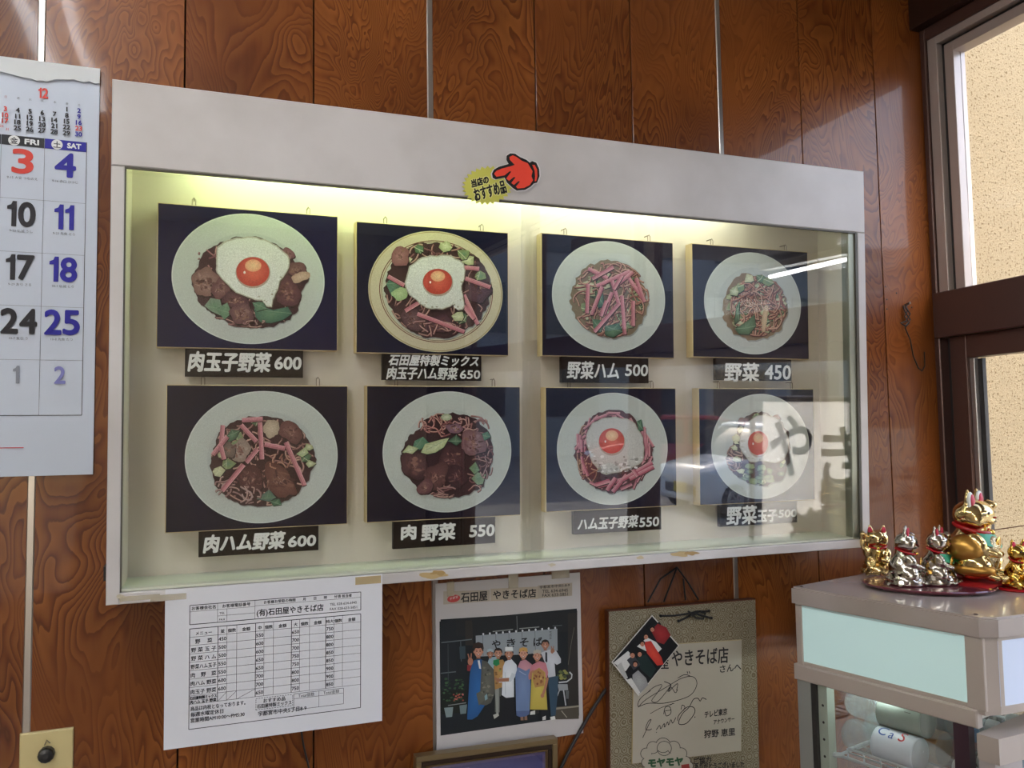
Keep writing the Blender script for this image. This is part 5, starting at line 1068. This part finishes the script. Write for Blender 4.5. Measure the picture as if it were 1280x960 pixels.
post(WID-.03, WID-.004, .003, .02, 'corner_post', M['fridge']); post(.004, .02, BD-.026, BD-.004, 'seal', mat('seal_brown_purple', '#3b2a33', .4)); post(WID-.02, WID-.004, BD-.02, BD, 'corner_post', M['fridge'])
for k in range(7): 
    zz = zr0-.035-.028*k; MB().lathe(SD.pt((q2_+q3_)/2, zz-ZT, -.0101), SD.n, [(.0022, 0), (.0022, .0004)], 10).build('slot', M['black'], cool)
b = MB(); b.fbox(SD, .01, BD-.006, ZB+.05-ZT, zr0-ZT, -.0095, -.0075); b.build('side_glass', M['glass'], cool)
b = MB(); b.prism(TOPF, [(.02, -.004), (WID-.02, -.004), (WID-.02, -.006), (.02, -.006)], ZB+.05, zr0); b.build('back_glass', M['glass'], cool)
b = MB(); b.prism(TOPF, [(WID-.008, -.02), (WID-.006, -.02), (WID-.006, -BD), (WID-.008, -BD)], ZB+.05, zr0); b.build('side_glass', M['glass'], cool)
# door
zd = ZT-.1655; dl = thing('x', (0, 0, 0)) if False else None
def dplan(ins, q0, q1, bow=.03):
    pts = [(ins, -q0)]
    for i in range(13):
        t = i/12; pts.append((ins+.012*(1 if i else .0)+(WID-2*ins-.024)*t, -(q1+bow*math.sin(math.pi*t))))
    pts += [(WID-ins, -q1), (WID-ins, -q0)]; return pts
door = MB(); door.prism(TOPF, dplan(.003, DEP-.012, DEP+.018), zd-.036, zd); door.build('door_top', M['fridge'], cool)
dr = MB()
dr.prism(TOPF, [(.006, -(DEP-.012)), (.05, -(DEP-.012)), (.05, -(DEP+.026)), (.018, -(DEP+.016)), (.006, -(DEP+.010))], ZB+.02, zd-.036); dr.build('door_stile', mat('door_stile_grey', '#b0aaab', .35), cool)
MB().prism(TOPF, [(WID-.05, -(DEP-.012)), (WID-.006, -(DEP-.012)), (WID-.006, -(DEP+.01)), (WID-.05, -(DEP+.026))], ZB+.02, zd-.036).build('door_stile', M['fridge'], cool)
MB().prism(TOPF, dplan(.05, DEP-.002, DEP+.004, .02), ZB+.05, zd-.036).build('door_glass', mat('door_glass_blue', '#8fa6b5', .12, Alpha=.55), cool)
MB().prism(TOPF, dplan(.006, DEP-.012, DEP+.012), ZB, ZB+.05).build('door_bottom', M['fridge'], cool)
for p in (.05, WID-.05):
    for q in (.04, BD-.04): MB().lathe(cp(p, q, 0), (0, 0, 1), [(.012, 0), (.012, .012)], 12).build('foot', M['gasket'], cool)
# wire shelf
zs_ = ZT+SD.hit(1025, 939, -.02)[1]
wire = mat('white_coated_wire', '#b4bcbc', .4)
sh = None
P0, P1, Q0, Q1 = .030, WID-.03, q3_+.004, BD-.03
MB().tube([cp(P0, Q0, zs_), cp(P0, Q1, zs_), cp(P1, Q1, zs_), cp(P1, Q0, zs_)], .0028, 8, closed=True).build('wire_shelf', wire, cool); sh = bpy.data.objects['wire_shelf']
MB().tube([cp(P0, Q0+.02, zs_+.016), cp(P0, Q1, zs_+.016), cp(P1, Q1, zs_+.016), cp(P1, Q0+.02, zs_+.016)], .0022, 8, closed=True).build('guard_rail', wire, sh)
for k in range(16):
    p = P0+(P1-P0)*(k+1)/17; MB().tube([cp(p, Q0, zs_+.001), cp(p, Q1, zs_+.001), cp(p, Q1+.001, zs_+.016)], .0014, 6).build('wire', wire, sh)
for k in range(7):
    q = Q0+(Q1-Q0)*(k+.6)/7; MB().tube([cp(P0, q, zs_), cp(P0-.001, q, zs_+.016)], .0014, 6).build('wire', wire, sh)
MB().tube([cp(.020, Q0-.012, zs_+.001), cp(.024, Q0-.002, zs_+.001), cp(P0+.002, Q0+.004, zs_+.001)], .0045, 8).build('bracket', wire, sh)
lb_ = MB(); lb_.tube([cp(.06, .12, zr0-.004), cp(WID-.06, .12, zr0-.004)], .006, 10); lb_.build('added_cooler_light', emit('added_cooler_glow', (.9, 1, .98, 1), 16.0), cool)  # glowing tube added under the inner roof to brighten the bottles
# bottles lying front to back
pet = mat('clear_pet', '#dde8e8', .06, Alpha=.26, spec=.8); 
def bottle(p, q, z, r, L, flip, label, cap, lab, text=None, tcol='#2a4a9a', body='pet', roll=0):
    ax = sx_*(1 if flip else -1); o0 = cp(p, q, z); rt_ = thing('plastic_bottle', o0-np.array([0, 0, r]), label, 'bottle', 'plastic bottles in the cooler')
    prof = [(.004, .004), (r*.62, .0), (r*.9, .006), (r, .016)]
    for i in range(6): prof += [(r, .02+L*.06*i), (r*.955, .02+L*.06*i+L*.03)]
    prof += [(r, L*.46), (r*.99, L*.66), (r*.8, L*.78), (r*.45, L*.88), (r*.36, L*.9), (r*.36, L*.93)]
    MB().lathe(o0, ax, prof, 22).build('bottle_body', pet if body == 'pet' else mat('milky_pet', '#b9bfc4', .3), rt_, smooth=True)
    MB().lathe(o0, ax, [(r*.42, L*.925), (r*.42, L), (r*.34, L*1.005)], 18).build('cap', cap, rt_)
    MB().lathe(o0, ax, [(r*1.012, L*.30), (r*1.015, L*.31), (r*1.015, L*.64), (r*1.01, L*.65)], 22).build('wrap_label', lab, rt_, smooth=True)
    if text:
        # lettering wrapped on the cylinder, on the side facing left and up
        x_ = np.array(ax, float); u0 = -fx_*math.cos(roll)+np.array([0, 0, 1])*math.sin(roll); v0 = np.cross(x_, u0)
        for t_, s0, ang0, size, col in text:
            v, f = glyphs(t_); vs = []
            for gx, gy in v:
                al = ang0-gy*size/r; R2 = r*1.022; s1 = s0+gx*size*.9
                vs.append(o0+x_*s1+(u0*math.cos(al)+v0*math.sin(al))*R2)
            MB().add(vs, f, lin(col)).build('label_print', M['paperprint'], rt_)
white_cap = mat('cap_white', '#c4c8c8', .4); lab_w = mat('label_white', '#c3c9cc', .45); lab_g = mat('label_greenish', '#a3b2a8', .4); lab_b = mat('label_blue', '#6f9fb8', .4)
zb_ = zs_+.004
bottle(.062, .055, zb_+.0262, .026, .200, True, 'white labelled plastic bottle with blue and red lettering, by the left glass', white_cap, mat('label_milk', '#c9d2da', .4), text=[('C', .066, -.35, .026, '#27509a'), ('a', .086, -.3, .024, '#27509a'), ('S', .102, -.3, .030, '#b53034')], roll=.5)
bottle(.090, .045, zb_+.0262+.046, .026, .215, True, 'clear plastic bottle with a pale green label, resting above the other bottles', mat('cap_blue', '#5f86a8', .4), lab_g, text=[('乳酸菌', .075, -.2, .012, '#3f4a44'), ('■', .112, .1, .016, '#5a6058')], roll=.6)
bottle(.117, .060, zb_+.0262, .026, .205, True, 'clear plastic bottle with an orange tinted label, second from the left glass on the shelf', white_cap, mat('label_orange', '#b8946a', .45), roll=.5)
bottle(.146, .065, zb_+.0262+.046, .026, .2, True, 'clear plastic bottle with a light blue label, upper layer, toward the cooler door', white_cap, lab_b, text=[('天然水', .08, 0, .014, '#1f5aa0')], roll=.6)
bottle(.172, .075, zb_+.0262, .026, .2, True, 'clear plastic bottle with a pink label, third from the left glass on the shelf', white_cap, mat('label_pink', '#b08088', .45))
bottle(.202, .070, zb_+.0262+.046, .026, .2, True, 'clear plastic bottle with a plain white label, upper layer, farthest right', white_cap, lab_w)
bottle(.228, .085, zb_+.0262, .026, .2, True, 'clear plastic bottle with a white label, fourth from the left glass on the shelf', white_cap, lab_w)

# =================================================================== LUCKY CATS
goldm = mat('gold_chrome', '#d8b25e', .10, 1.0); 
palegold = mat('pale_gold_chrome', '#d9c089', .13, 1.0); silverm = mat('silver_chrome', '#b9b2a8', .16, 1.0); redl = mat('red_lacquer', '#a3121c', .25); pink = mat('ear_pink', '#c22a48', .45)
grn = mat('green_bib', '#2f9a74', .35); dk = mat('eye_black', '#15110f', .2); satin = mat('satin_gold', '#b98c45', .32, .85); coinm = add_bump(mat('coin_relief', '#cfc2a0', .22, 1.0), 320, 1.0, .002, 2)
def blob(shapes, vox, mt, name, parent, X, smooth_it=6):
    """one continuous organic surface from overlapping ellipsoids (voxel remesh)"""
    mb = MB()
    for c, r, rot in shapes: mb.ell(c, r, 18, 12, rot)
    me = bpy.data.meshes.new('t'); me.from_pydata(mb.v, [], mb.f); o = bpy.data.objects.new('t', me); C.objects.link(o)
    md = o.modifiers.new('r', 'REMESH'); md.mode = 'VOXEL'; md.voxel_size = vox; ms = o.modifiers.new('s', 'SMOOTH'); ms.iterations = smooth_it; ms.factor = .5
    dg = bpy.context.evaluated_depsgraph_get(); m2 = bpy.data.meshes.new_from_object(o.evaluated_get(dg)); bpy.data.objects.remove(o)
    mb2 = MB(); mb2.v = [tuple(X @ v.co) for v in m2.vertices]; mb2.f = [tuple(p.vertices) for p in m2.polygons]; bpy.data.meshes.remove(m2)
    return mb2.build(name, mt, parent, smooth=True)
def RY(a): return Matrix.Rotation(a, 3, 'Y')
def RX(a): return Matrix.Rotation(a, 3, 'X')
def topz(P, v):
    lo, hi = 0, .5
    for _ in range(30):
        m_ = (lo+hi)/2; d = np.array([P[0], P[1], P[2]+m_])-CAMLOC; vv = 480-FPX*(d@CU)/(d@CF)
        if vv > v: lo = m_
        else: hi = m_
    return lo
def lidhit(u, v, z=ZT):
    d = ray(u, v); t = (z-CAMLOC[2])/d[2]; return CAMLOC+d*t
def cat(loc, H, rz, arm, mt, label, big=False, coins=True, base_h=.0, gr_bib=False, group='lucky cat figurines on the cooler'):
    X = Matrix.Translation(Vector(loc)) @ Matrix.Rotation(rz, 4, 'Z') @ Matrix.Diagonal((H*(1.16 if big else 1.02), H*(1.16 if big else 1.02), H, 1))
    rt_ = thing('lucky_cat', loc, label, 'figurine', group)
    s = arm
    sh_ = [((0, .03, .27), (.25, .22, .27), None), ((0, -.02, .42), (.20, .17, .22), None), ((0, -.03, .56), (.15, .14, .12), None),
           ((0, -.05, .73), (.222, .188, .172), None), ((-.11, -.10, .68), (.10, .09, .09), None), ((.11, -.10, .68), (.10, .09, .09), None), ((0, -.19, .665), (.075, .06, .05), None), ((0, -.205, .70), (.028, .03, .022), None),
           ((.17, -.07, .17), (.12, .18, .16), None), ((-.17, -.07, .17), (.12, .18, .16), None), ((.13, -.25, .055), (.075, .10, .05), None), ((-.13, -.25, .055), (.075, .10, .05), None),
           ((s*.20, -.05, .46), (.085, .085, .13), RY(-s*.3)), ((s*.275, -.07, .62), (.062, .065, .16), RY(s*.05)), ((s*.272, -.10, .80), (.062, .07, .085), None), ((s*.272, -.145, .82), (.05, .05, .045), None),
           ((-s*.18, -.11, .42), (.075, .10, .13), RX(-.5)), ((-s*.13, -.22, .33), (.055, .12, .055), RX(.3)), ((-s*.08, -.28, .31), (.05, .05, .05), None),
           ((-.05, .22, .10), (.13, .08, .06), None)]
    for e in (-1, 1):
        for k, (w_, z_) in enumerate(((.080, .85), (.068, .89), (.052, .925), (.036, .955), (.022, .98))): sh_.append(((e*(.112+.006*k), -.045, z_), (w_, .045-.005*k, .05), None))
    blob(sh_, .017 if big else .022, mt, 'body', rt_, X, 4)
    def sub(nm, m_, fn):
        mb = MB(); fn(mb); mb.v = [tuple(X @ Vector(v)) for v in mb.v]; return mb.build(nm, m_, rt_, smooth=True)
    for e in (-1, 1):
        if big: sub('ear_rim', M['enamel'], lambda mb: mb.ell((e*.128, -.068, .885), (.078, .026, .112), 16, 10, RY(e*.14)))
        sub('inner_ear', pink, lambda mb: mb.ell((e*.126, -.086, .885), (.056 if big else .046, .020, .084), 12, 8, RY(e*.12)))
        sub('eye', dk, lambda mb: mb.ell((e*.082, -.207, .755), (.030, .018, .020), 10, 6, RY(e*.25)))
    sub('nose', mat('nose_rose', '#8a3a38', .35) if not big else redl, lambda mb: mb.ell((0, -.243, .703), (.02, .014, .012), 10, 6))
    sub('mouth', dk, lambda mb: mb.tube([(-.045, -.222, .668), (-.022, -.242, .655), (0, -.247, .668), (.022, -.242, .655), (.045, -.222, .668)], .0045, 6))
    def ringp(z, rx, ry, n=28, y0=-.035, tilt=.08): return [(rx*math.cos(2*math.pi*i/n), y0+ry*math.sin(2*math.pi*i/n), z+tilt*math.sin(2*math.pi*i/n)*.6) for i in range(n)]
    sub('collar', redl, lambda mb: mb.tube(ringp(.575, .172, .160), .024 if big else .018, 8, closed=True))
    sub('bell', goldm, lambda mb: mb.ell((0, -.205, .535), (.032, .03, .032), 12, 8))
    if gr_bib:
        def bib(mb):
            pts = []
            for j in range(5):
                for i in range(9):
                    a = math.radians(-150+i*15); r_ = .185+.022*j; pts.append((r_*math.cos(a), -.03+(r_*.93)*math.sin(a), .55-.032*j-.03*(1-abs(i-4)/4)*j*.5))
            mb.add(pts, [(j*9+i, j*9+i+1, (j+1)*9+i+1, (j+1)*9+i) for j in range(4) for i in range(8)])
        sub('bib', grn, bib)
    for e in (-1, 1):
        for k in range(3): sub('toe', mt, lambda mb: mb.ell((e*.13+(k-1)*.042, -.335, .05), (.024, .03, .03), 8, 6))
    # koban coin held against the chest
    sub('coin', goldm if mt is not goldm else palegold, lambda mb: mb.ell((-s*.02, -.255, .37), (.085, .02, .13), 18, 8, RX(.15)))
    if coins:
        R_ = random.Random(int(H*1e5)+int(rz*10)); co = MB()
        for k in range(60):
            a = R_.uniform(0, 6.28); z_ = R_.uniform(.02, .24); q2 = .33-.32*z_
            c_ = Vector((q2*math.cos(a), q2*math.sin(a)*.95-.02, z_)); rot = Matrix.Rotation(a, 3, 'Z') @ Matrix.Rotation(R_.uniform(.5, 1.2), 3, 'Y')
            vs = []; n_ = 10
            for hz in (-.012, .012): vs += [c_+rot @ Vector((.055*math.cos(2*math.pi*i/n_), .042*math.sin(2*math.pi*i/n_), hz)) for i in range(n_)]
            co.add(vs, [tuple(range(n_-1, -1, -1)), tuple(range(n_, 2*n_))]+[(i, (i+1) % n_, n_+(i+1) % n_, n_+i) for i in range(n_)])
        co.v = [tuple(X @ Vector(v)) for v in co.v]; co.build('coin_pile', mt, rt_)['kind'] = 'stuff'
        sub('plinth', mt, lambda mb: mb.lathe((0, -.02, 0), (0, 0, 1), [(.31, 0), (.32, .03), (.30, .12), (.25, .22)], 26))
    return rt_
def W3(x, y): return np.array([x, y-1.335, 0])
# tray
tL, tR, tF = lidhit(1077, 731), lidhit(1248, 739), lidhit(1160, 746.5); tc_ = (tL+tR)/2; print('tray', tc_, np.linalg.norm(tR-tL)/2, np.linalg.norm(tF-tc_)); tr = thing('oval_tray', tc_, 'dark red lacquered oval tray on the cooler lid carrying the lucky cats', 'tray')
ta = math.atan2(tR[1]-tL[1], tR[0]-tL[0]); TK = float(np.linalg.norm(tR-tL)/2)/.110; TM = .92*float(np.linalg.norm(tF-tc_))/.073
def oval(rx, ry, z, n=48):
    rx *= TK; ry *= TM
    return [(tc_[0]+rx*math.cos(2*math.pi*i/n)*math.cos(ta)-ry*math.sin(2*math.pi*i/n)*math.sin(ta), tc_[1]+rx*math.cos(2*math.pi*i/n)*math.sin(ta)+ry*math.sin(2*math.pi*i/n)*math.cos(ta), z) for i in range(n)]
mb = MB(); rings = [oval(.098, .062, ZT+.0003), oval(.106, .069, ZT+.002), oval(.110, .073, ZT+.006), oval(.108, .071, ZT+.0075), oval(.104, .067, ZT+.0065)]; vs = [p for r_ in rings for p in r_]
fs = [tuple(range(47, -1, -1)), tuple(4*48+k for k in range(48))]+[(i*48+k, i*48+(k+1) % 48, (i+1)*48+(k+1) % 48, (i+1)*48+k) for i in range(4) for k in range(48)]
mb.add(vs, fs).build('tray_dish', mat('maroon_lacquer', '#6b3440', .18, Coat_Weight=.6), tr)
ZC = ZT+.0068
def put_cat(u, v, vtop, rz, arm, mt, label, **k):
    P = lidhit(u, v, ZC); return P, cat(tuple(P), topz(P, vtop), rz, arm, mt, label, **k)
put_cat(1098, 716, 656, math.radians(-40), -1, palegold, 'small pale gold lucky cat with raised paw, leftmost of the cats on the oval tray')
put_cat(1131, 730, 658, math.radians(42), 1, silverm, 'small silver lucky cat with a plain back, second from the left on the tray')
put_cat(1171, 729, 657, math.radians(26), 1, silverm, 'small silver lucky cat with a green bib, just left of the big gold cat', gr_bib=True)
PB = lidhit(1214, 722, ZC+.0065); HB_ = topz(PB, 613)
# red cushion
cu_ = np.array([PB[0]-.002, PB[1]-.004, ZC-.001]); cs_ = thing('red_cushion', cu_, 'flat red cloth cushion under the big gold lucky cat', 'cushion')
mb = MB(); n_ = 20
for top in (0, 1):
    for j in range(n_+1):
        for i in range(n_+1):
            x, y = (i/n_-.5)*.094, (j/n_-.5)*.094; e_ = 1-max(abs(x), abs(y))/.047; z = .0005+top*.0065*max(0, e_)**.35+.0004
            mb.v.append(tuple(cu_+np.array([x*math.cos(.3)-y*math.sin(.3), x*math.sin(.3)+y*math.cos(.3), z])))
for top in (0, 1):
    for j in range(n_):
        for i in range(n_):
            q = top*(n_+1)**2+j*(n_+1)+i; f_ = (q, q+1, q+n_+2, q+n_+1); mb.f.append(f_ if top else f_[::-1]); mb.c.append(None)
mb.build('cushion_pad', mat('red_cloth', '#a01218', .6), cs_, smooth=True)
for dx, dy in ((-.047, -.047), (.047, -.047)):
    x, y = dx*math.cos(.3)-dy*math.sin(.3), dx*math.sin(.3)+dy*math.cos(.3); mb = MB(); b0_ = cu_+np.array([x, y, .002])
    for k in range(9): a = k*.7; mb.tube([b0_, b0_+np.array([.003*math.cos(a), .003*math.sin(a)-.003, -.001]), b0_+np.array([.004*math.cos(a), .004*math.sin(a)-.007, -.0015])], .0005, 5)
    mb.build('tassel', mat('gold_thread', '#c9a24a', .4), cs_)['kind'] = 'stuff'
big = cat(tuple(PB), HB_, math.radians(24), 1, palegold, 'big gold lucky cat with a red collar and green bib, tallest of the figurines', big=True, coins=False, gr_bib=True)
# satin purse-like haunch & coin relief on the big cat's chest
Xb = Matrix.Translation(Vector(PB)) @ Matrix.Rotation(math.radians(24), 4, 'Z') @ Matrix.Diagonal((HB_*1.16, HB_*1.16, HB_, 1))
mb = MB(); mb.ell((-.185, -.02, .36), (.135, .17, .16), 22, 14); mb.v = [tuple(Xb @ Vector(v)) for v in mb.v]; mb.build('treasure_bag', satin, big, smooth=True)
mb = MB(); mb.ell((-.175, -.08, .13), (.13, .2, .085), 22, 14); mb.v = [tuple(Xb @ Vector(v)) for v in mb.v]; mb.build('folded_leg', satin, big, smooth=True)
mb = MB(); mb.ell((-.04, -.20, .28), (.13, .08, .22), 22, 14, RX(.12)); mb.v = [tuple(Xb @ Vector(v)) for v in mb.v]; mb.build('coin_relief', coinm, big, smooth=True)
PS = lidhit(1273, 733, ZT+.0045); cat(tuple(PS), topz(PS, 674), math.radians(-10), 1, goldm, 'small bright gold lucky cat on a red base at the right edge', coins=True)
rb = MB().lathe((PS[0], PS[1], ZT+.0001), (0, 0, 1), [(.036, 0), (.038, .002), (.036, .0044)], 30).build('red_base', redl, smooth=False); tag(rb, 'round red lacquer plinth under the small bright gold cat', 'stand'); rb.name = 'lacquer_stand'
# thin cord from the big cat to the window side
s0_ = Xb @ Vector((.04, -.22, .56)); s1_ = Vector((XR-.002, -.40, ZT+.15))
pts = [s0_.lerp(s1_, t/14)+Vector((0, 0, -.006*math.sin(math.pi*t/14))) for t in range(15)]
tag(MB().tube(pts, .0008, 6).build('thin_cord', mat('cord_brown', '#5a2c24', .5)), 'thin brown cord stretched from the big cat to the window frame', 'cord')

# =================================================================== REST OF THE ROOM AND STREET (seen as reflections; rear lamps added for fill)
def ceiling_lamp(x, y0, y1, label):
    rt_ = thing('ceiling_lamp', (x, (y0+y1)/2, CEIL-.09), label, 'ceiling lamp', 'fluorescent lamps on the ceiling')
    MB().box(x-.09, x+.09, y0-.03, y1+.03, CEIL-.055, CEIL-.001).build('housing', M['enamel'], rt_)
    for dx in (-.05, .05): MB().tube([(x+dx, y0, CEIL-.078), (x+dx, y1, CEIL-.078)], .014, 12).build('tube', M['roomtube'], rt_)
    for yy in (y0, y1): MB().box(x-.07, x+.07, yy-.012, yy+.012, CEIL-.095, CEIL-.055).build('tube_holder', M['enamel'], rt_)
ceiling_lamp(-.37, -1.45, -.30, 'twin tube ceiling lamp nearest the wood wall')
ceiling_lamp(-1.0, -3.3, -2.1, 'added twin tube fill lamp on the ceiling in the middle of the room')  # unseen fill lamp, added so light meets the back wall more frontally
ceiling_lamp(-1.7, -4.3, -3.1, 'added twin tube fill lamp on the ceiling at the far end of the room')  # another unseen lamp, added for frontal fill light
awn = thing('awning_lamp', (2.6, -1.7, 2.12), 'single tube lamp under the outside awning, seen reflected in the case glass', 'lamp')
MB().tube([(2.6, -2.26, 2.125), (2.6, -1.55, 2.145)], .010, 10).build('tube', emit('awning_tube', (.95, .97, 1, 1), 14), awn); MB().box(2.57, 2.63, -2.30, -1.5, 2.16, 2.19).build('housing', M['enamel'], awn)
aw = MB().box(XR+.12, 2.9, -2.4, -1.3, 2.21, 2.26).build('awning', mat('awning_grey', '#6d6a66', .7)); tag(aw, 'grey flat awning over the shop windows, outside', 'awning')
nm_ = mat('noren_cloth', '#cfccc2', .8); n = nm_.node_tree.nodes; tl_n = n.new('ShaderNodeBsdfTranslucent'); tl_n.inputs[0].default_value = (.92, .91, .86, 1); mxs = n.new('ShaderNodeMixShader'); mxs.inputs[0].default_value = .7
l = nm_.node_tree.links; l.new(n['Principled BSDF'].outputs[0], mxs.inputs[1]); l.new(tl_n.outputs[0], mxs.inputs[2]); l.new(mxs.outputs[0], n['Material Output'].inputs[0])
nr = thing('shop_curtain', (3.0, -2.2, .85), 'white shop curtain with black brush characters outside the window, seen in the case glass', 'curtain')
NF = Fr((2.52, -2.2, .85), (1, 0, 0), (0, 0, 1))
for k in range(4):
    a0 = .31*k; R_ = random.Random(k); mb = MB(); nx, nz = 14, 10
    for sgn in (0,):
        for j in range(nz+1):
            for i in range(nx+1): mb.v.append(tuple(NF.pt(a0+.305*i/nx, 0+.66*j/nz, .012*math.sin(i*.9+k)*(1-j/nz)-sgn*.001)))
    for sgn in (0,):
        for j in range(nz):
            for i in range(nx):
                q = sgn*(nx+1)*(nz+1)+j*(nx+1)+i; f_ = (q, q+1, q+nx+2, q+nx+1); mb.f.append(f_ if not sgn else f_[::-1]); mb.c.append(None)
    mb.build('cloth_panel', nm_, nr, smooth=True)
    I = Ink(NF, -.022, 1e-4); v, f = glyphs('やきそば'[k], 4); lo, hi = v.min(0), v.max(0); vv = (v-lo)/(hi-lo); ya = (.3, .24, .12, .2)[k]
    I._put(vv, f, (a0+.03, ya), (a0+.27, ya), (a0+.03, ya+.29), '#15130f', .006); I.mb.build('brush_character', M['black'], nr)
MB().tube([(2.46, -2.2, 1.525), (3.80, -2.2, 1.525)], .014, 8).build('rod', M['dark'], nr)
for xx in (2.46, 3.80): MB().tube([(xx, -2.2, 1.53), (xx, -2.2, -.6)], .014, 8).build('stand_pole', M['brown'], nr)

def car(loc, rz, col, label):
    X = Matrix.Translation(Vector(loc)) @ Matrix.Rotation(rz, 4, 'Z'); rt_ = thing('car', loc, label, 'car', 'parked cars across the street')
    def put(mb, nm, mt, sm=False, par=None): mb.v = [tuple(X @ Vector(v)) for v in mb.v]; o = mb.build(nm, mt, par or rt_, smooth=sm); return o
    paint = mat('car_paint', col, .25, Coat_Weight=.8); gl = mat('car_glass', '#1c2226', .08); tyre = mat('tyre', '#17171a', .8); rim = mat('rim', '#8e9296', .3, .8)
    def loft(secs, nm, mt):   # secs: (x, halfwidth, z0, z1, topfactor)
        mb = MB(); n_ = 12
        for x, w_, z0, z1, tf in secs:
            mb.v += [(x, -w_, z0), (x, -w_*1.0, z0+(z1-z0)*.3), (x, -w_*1.0, z0+(z1-z0)*.6), (x, -w_*(.5+.5*tf), z1-(z1-z0)*.1), (x, -w_*tf, z1-(z1-z0)*.03), (x, -w_*tf*.5, z1),
                     (x, w_*tf*.5, z1), (x, w_*tf, z1-(z1-z0)*.03), (x, w_*(.5+.5*tf), z1-(z1-z0)*.1), (x, w_, z0+(z1-z0)*.6), (x, w_, z0+(z1-z0)*.3), (x, w_, z0)]
        for i in range(len(secs)-1):
            for k in range(n_): mb.f.append((i*n_+k, i*n_+(k+1) % n_, (i+1)*n_+(k+1) % n_, (i+1)*n_+k)); mb.c.append(None)
        mb.f += [tuple(range(n_-1, -1, -1)), tuple((len(secs)-1)*n_+k for k in range(n_))]; mb.c += [None, None]; return put(mb, nm, mt, True)
    loft([(-1.70, .58, .30, .62, .9), (-1.66, .70, .22, .76, .9), (-1.45, .74, .20, .84, .88), (-1.05, .75, .20, .93, .88), (-.75, .75, .2, .97, .9), (1.3, .75, .2, .99, .92), (1.62, .74, .22, .95, .9), (1.70, .66, .28, .85, .9)], 'body', paint)
    loft([(-.85, .66, .93, .96, .95), (-.35, .66, .93, 1.42, .86), (-.15, .66, .93, 1.5, .86), (1.1, .66, .93, 1.52, .86), (1.5, .66, .93, 1.40, .86), (1.62, .66, .93, .97, .9)], 'cabin_glass', gl)
    loft([(-.30, .60, 1.44, 1.49, .95), (-.1, .61, 1.46, 1.535, .95), (1.1, .61, 1.46, 1.55, .95), (1.45, .59, 1.40, 1.47, .95)], 'roof', paint)
    for sx in (-1, 1):
        for wx in (-1.15, 1.15):
            mb = MB().lathe((wx, sx*.62, .275), (0, sx, 0), [(.17, 0), (.275, .0), (.28, .03), (.28, .12), (.262, .14), (.19, .142)], 28); ty = put(mb, 'wheel', tyre)
            mb = MB().lathe((wx, sx*.62, .275), (0, sx, 0), [(.18, .1), (.185, .146), (.16, .15), (.05, .135), (.02, .14)], 20); put(mb, 'rim', rim, par=ty)
            for k in range(6):
                a = k*math.pi/3; mb = MB().tube([(wx, sx*.768, .275), (wx+.165*math.cos(a), sx*.768, .275+.165*math.sin(a))], .016, 6); put(mb, 'spoke', rim, par=ty)
        mb = MB().ell((-1.52, sx*.60, .70), (.16, .12, .085), 14, 10, RY(.3)); put(mb, 'headlight', mat('headlight', '#dfe4e8', .05), True)
        mb = MB(); mb.ell((-.62, sx*.80, .98), (.07, .09, .06), 10, 8); put(mb, 'mirror', paint, True)
        mb = MB().box(-.33, -.25, sx*.60-.06, sx*.60+.06, .96, 1.44); put(mb, 'pillar', paint)
        mb = MB().box(.42, .50, sx*.62-.05, sx*.62+.05, .96, 1.46); put(mb, 'pillar', paint)
    put(MB().box(-1.70, -1.66, -.42, .42, .34, .5), 'grille', M['gasket']); put(MB().box(-1.715, -1.69, -.17, .17, .36, .53), 'number_plate', mat('plate_yellow', '#cdb64a', .5))
car((9.3, -11.3, -.6), math.radians(-6), '#cfd4da', 'white small car parked outside, seen reflected in the case glass')
car((9.2, -14.6, -.6), math.radians(20), '#a81c20', 'red small car parked behind the white one, seen reflected in the case glass')
bl = thing('street_building', (14, -23, -.6), 'grey building across the street with dark windows', 'building')
MB().box(2, 32, -24, -22.0, -.6, 8).build('facade', mat('facade_grey', '#8b8c8c', .8), bl)
for j in range(3):
    for i in range(9): MB().box(3.2+i*3.1, 5.2+i*3.1, -22.02, -21.95, .6+j*2.5, 2.1+j*2.5).build('window', mat('far_glass', '#2b333a', .1) if (i+j) == 0 else bpy.data.materials['far_glass'], bl)
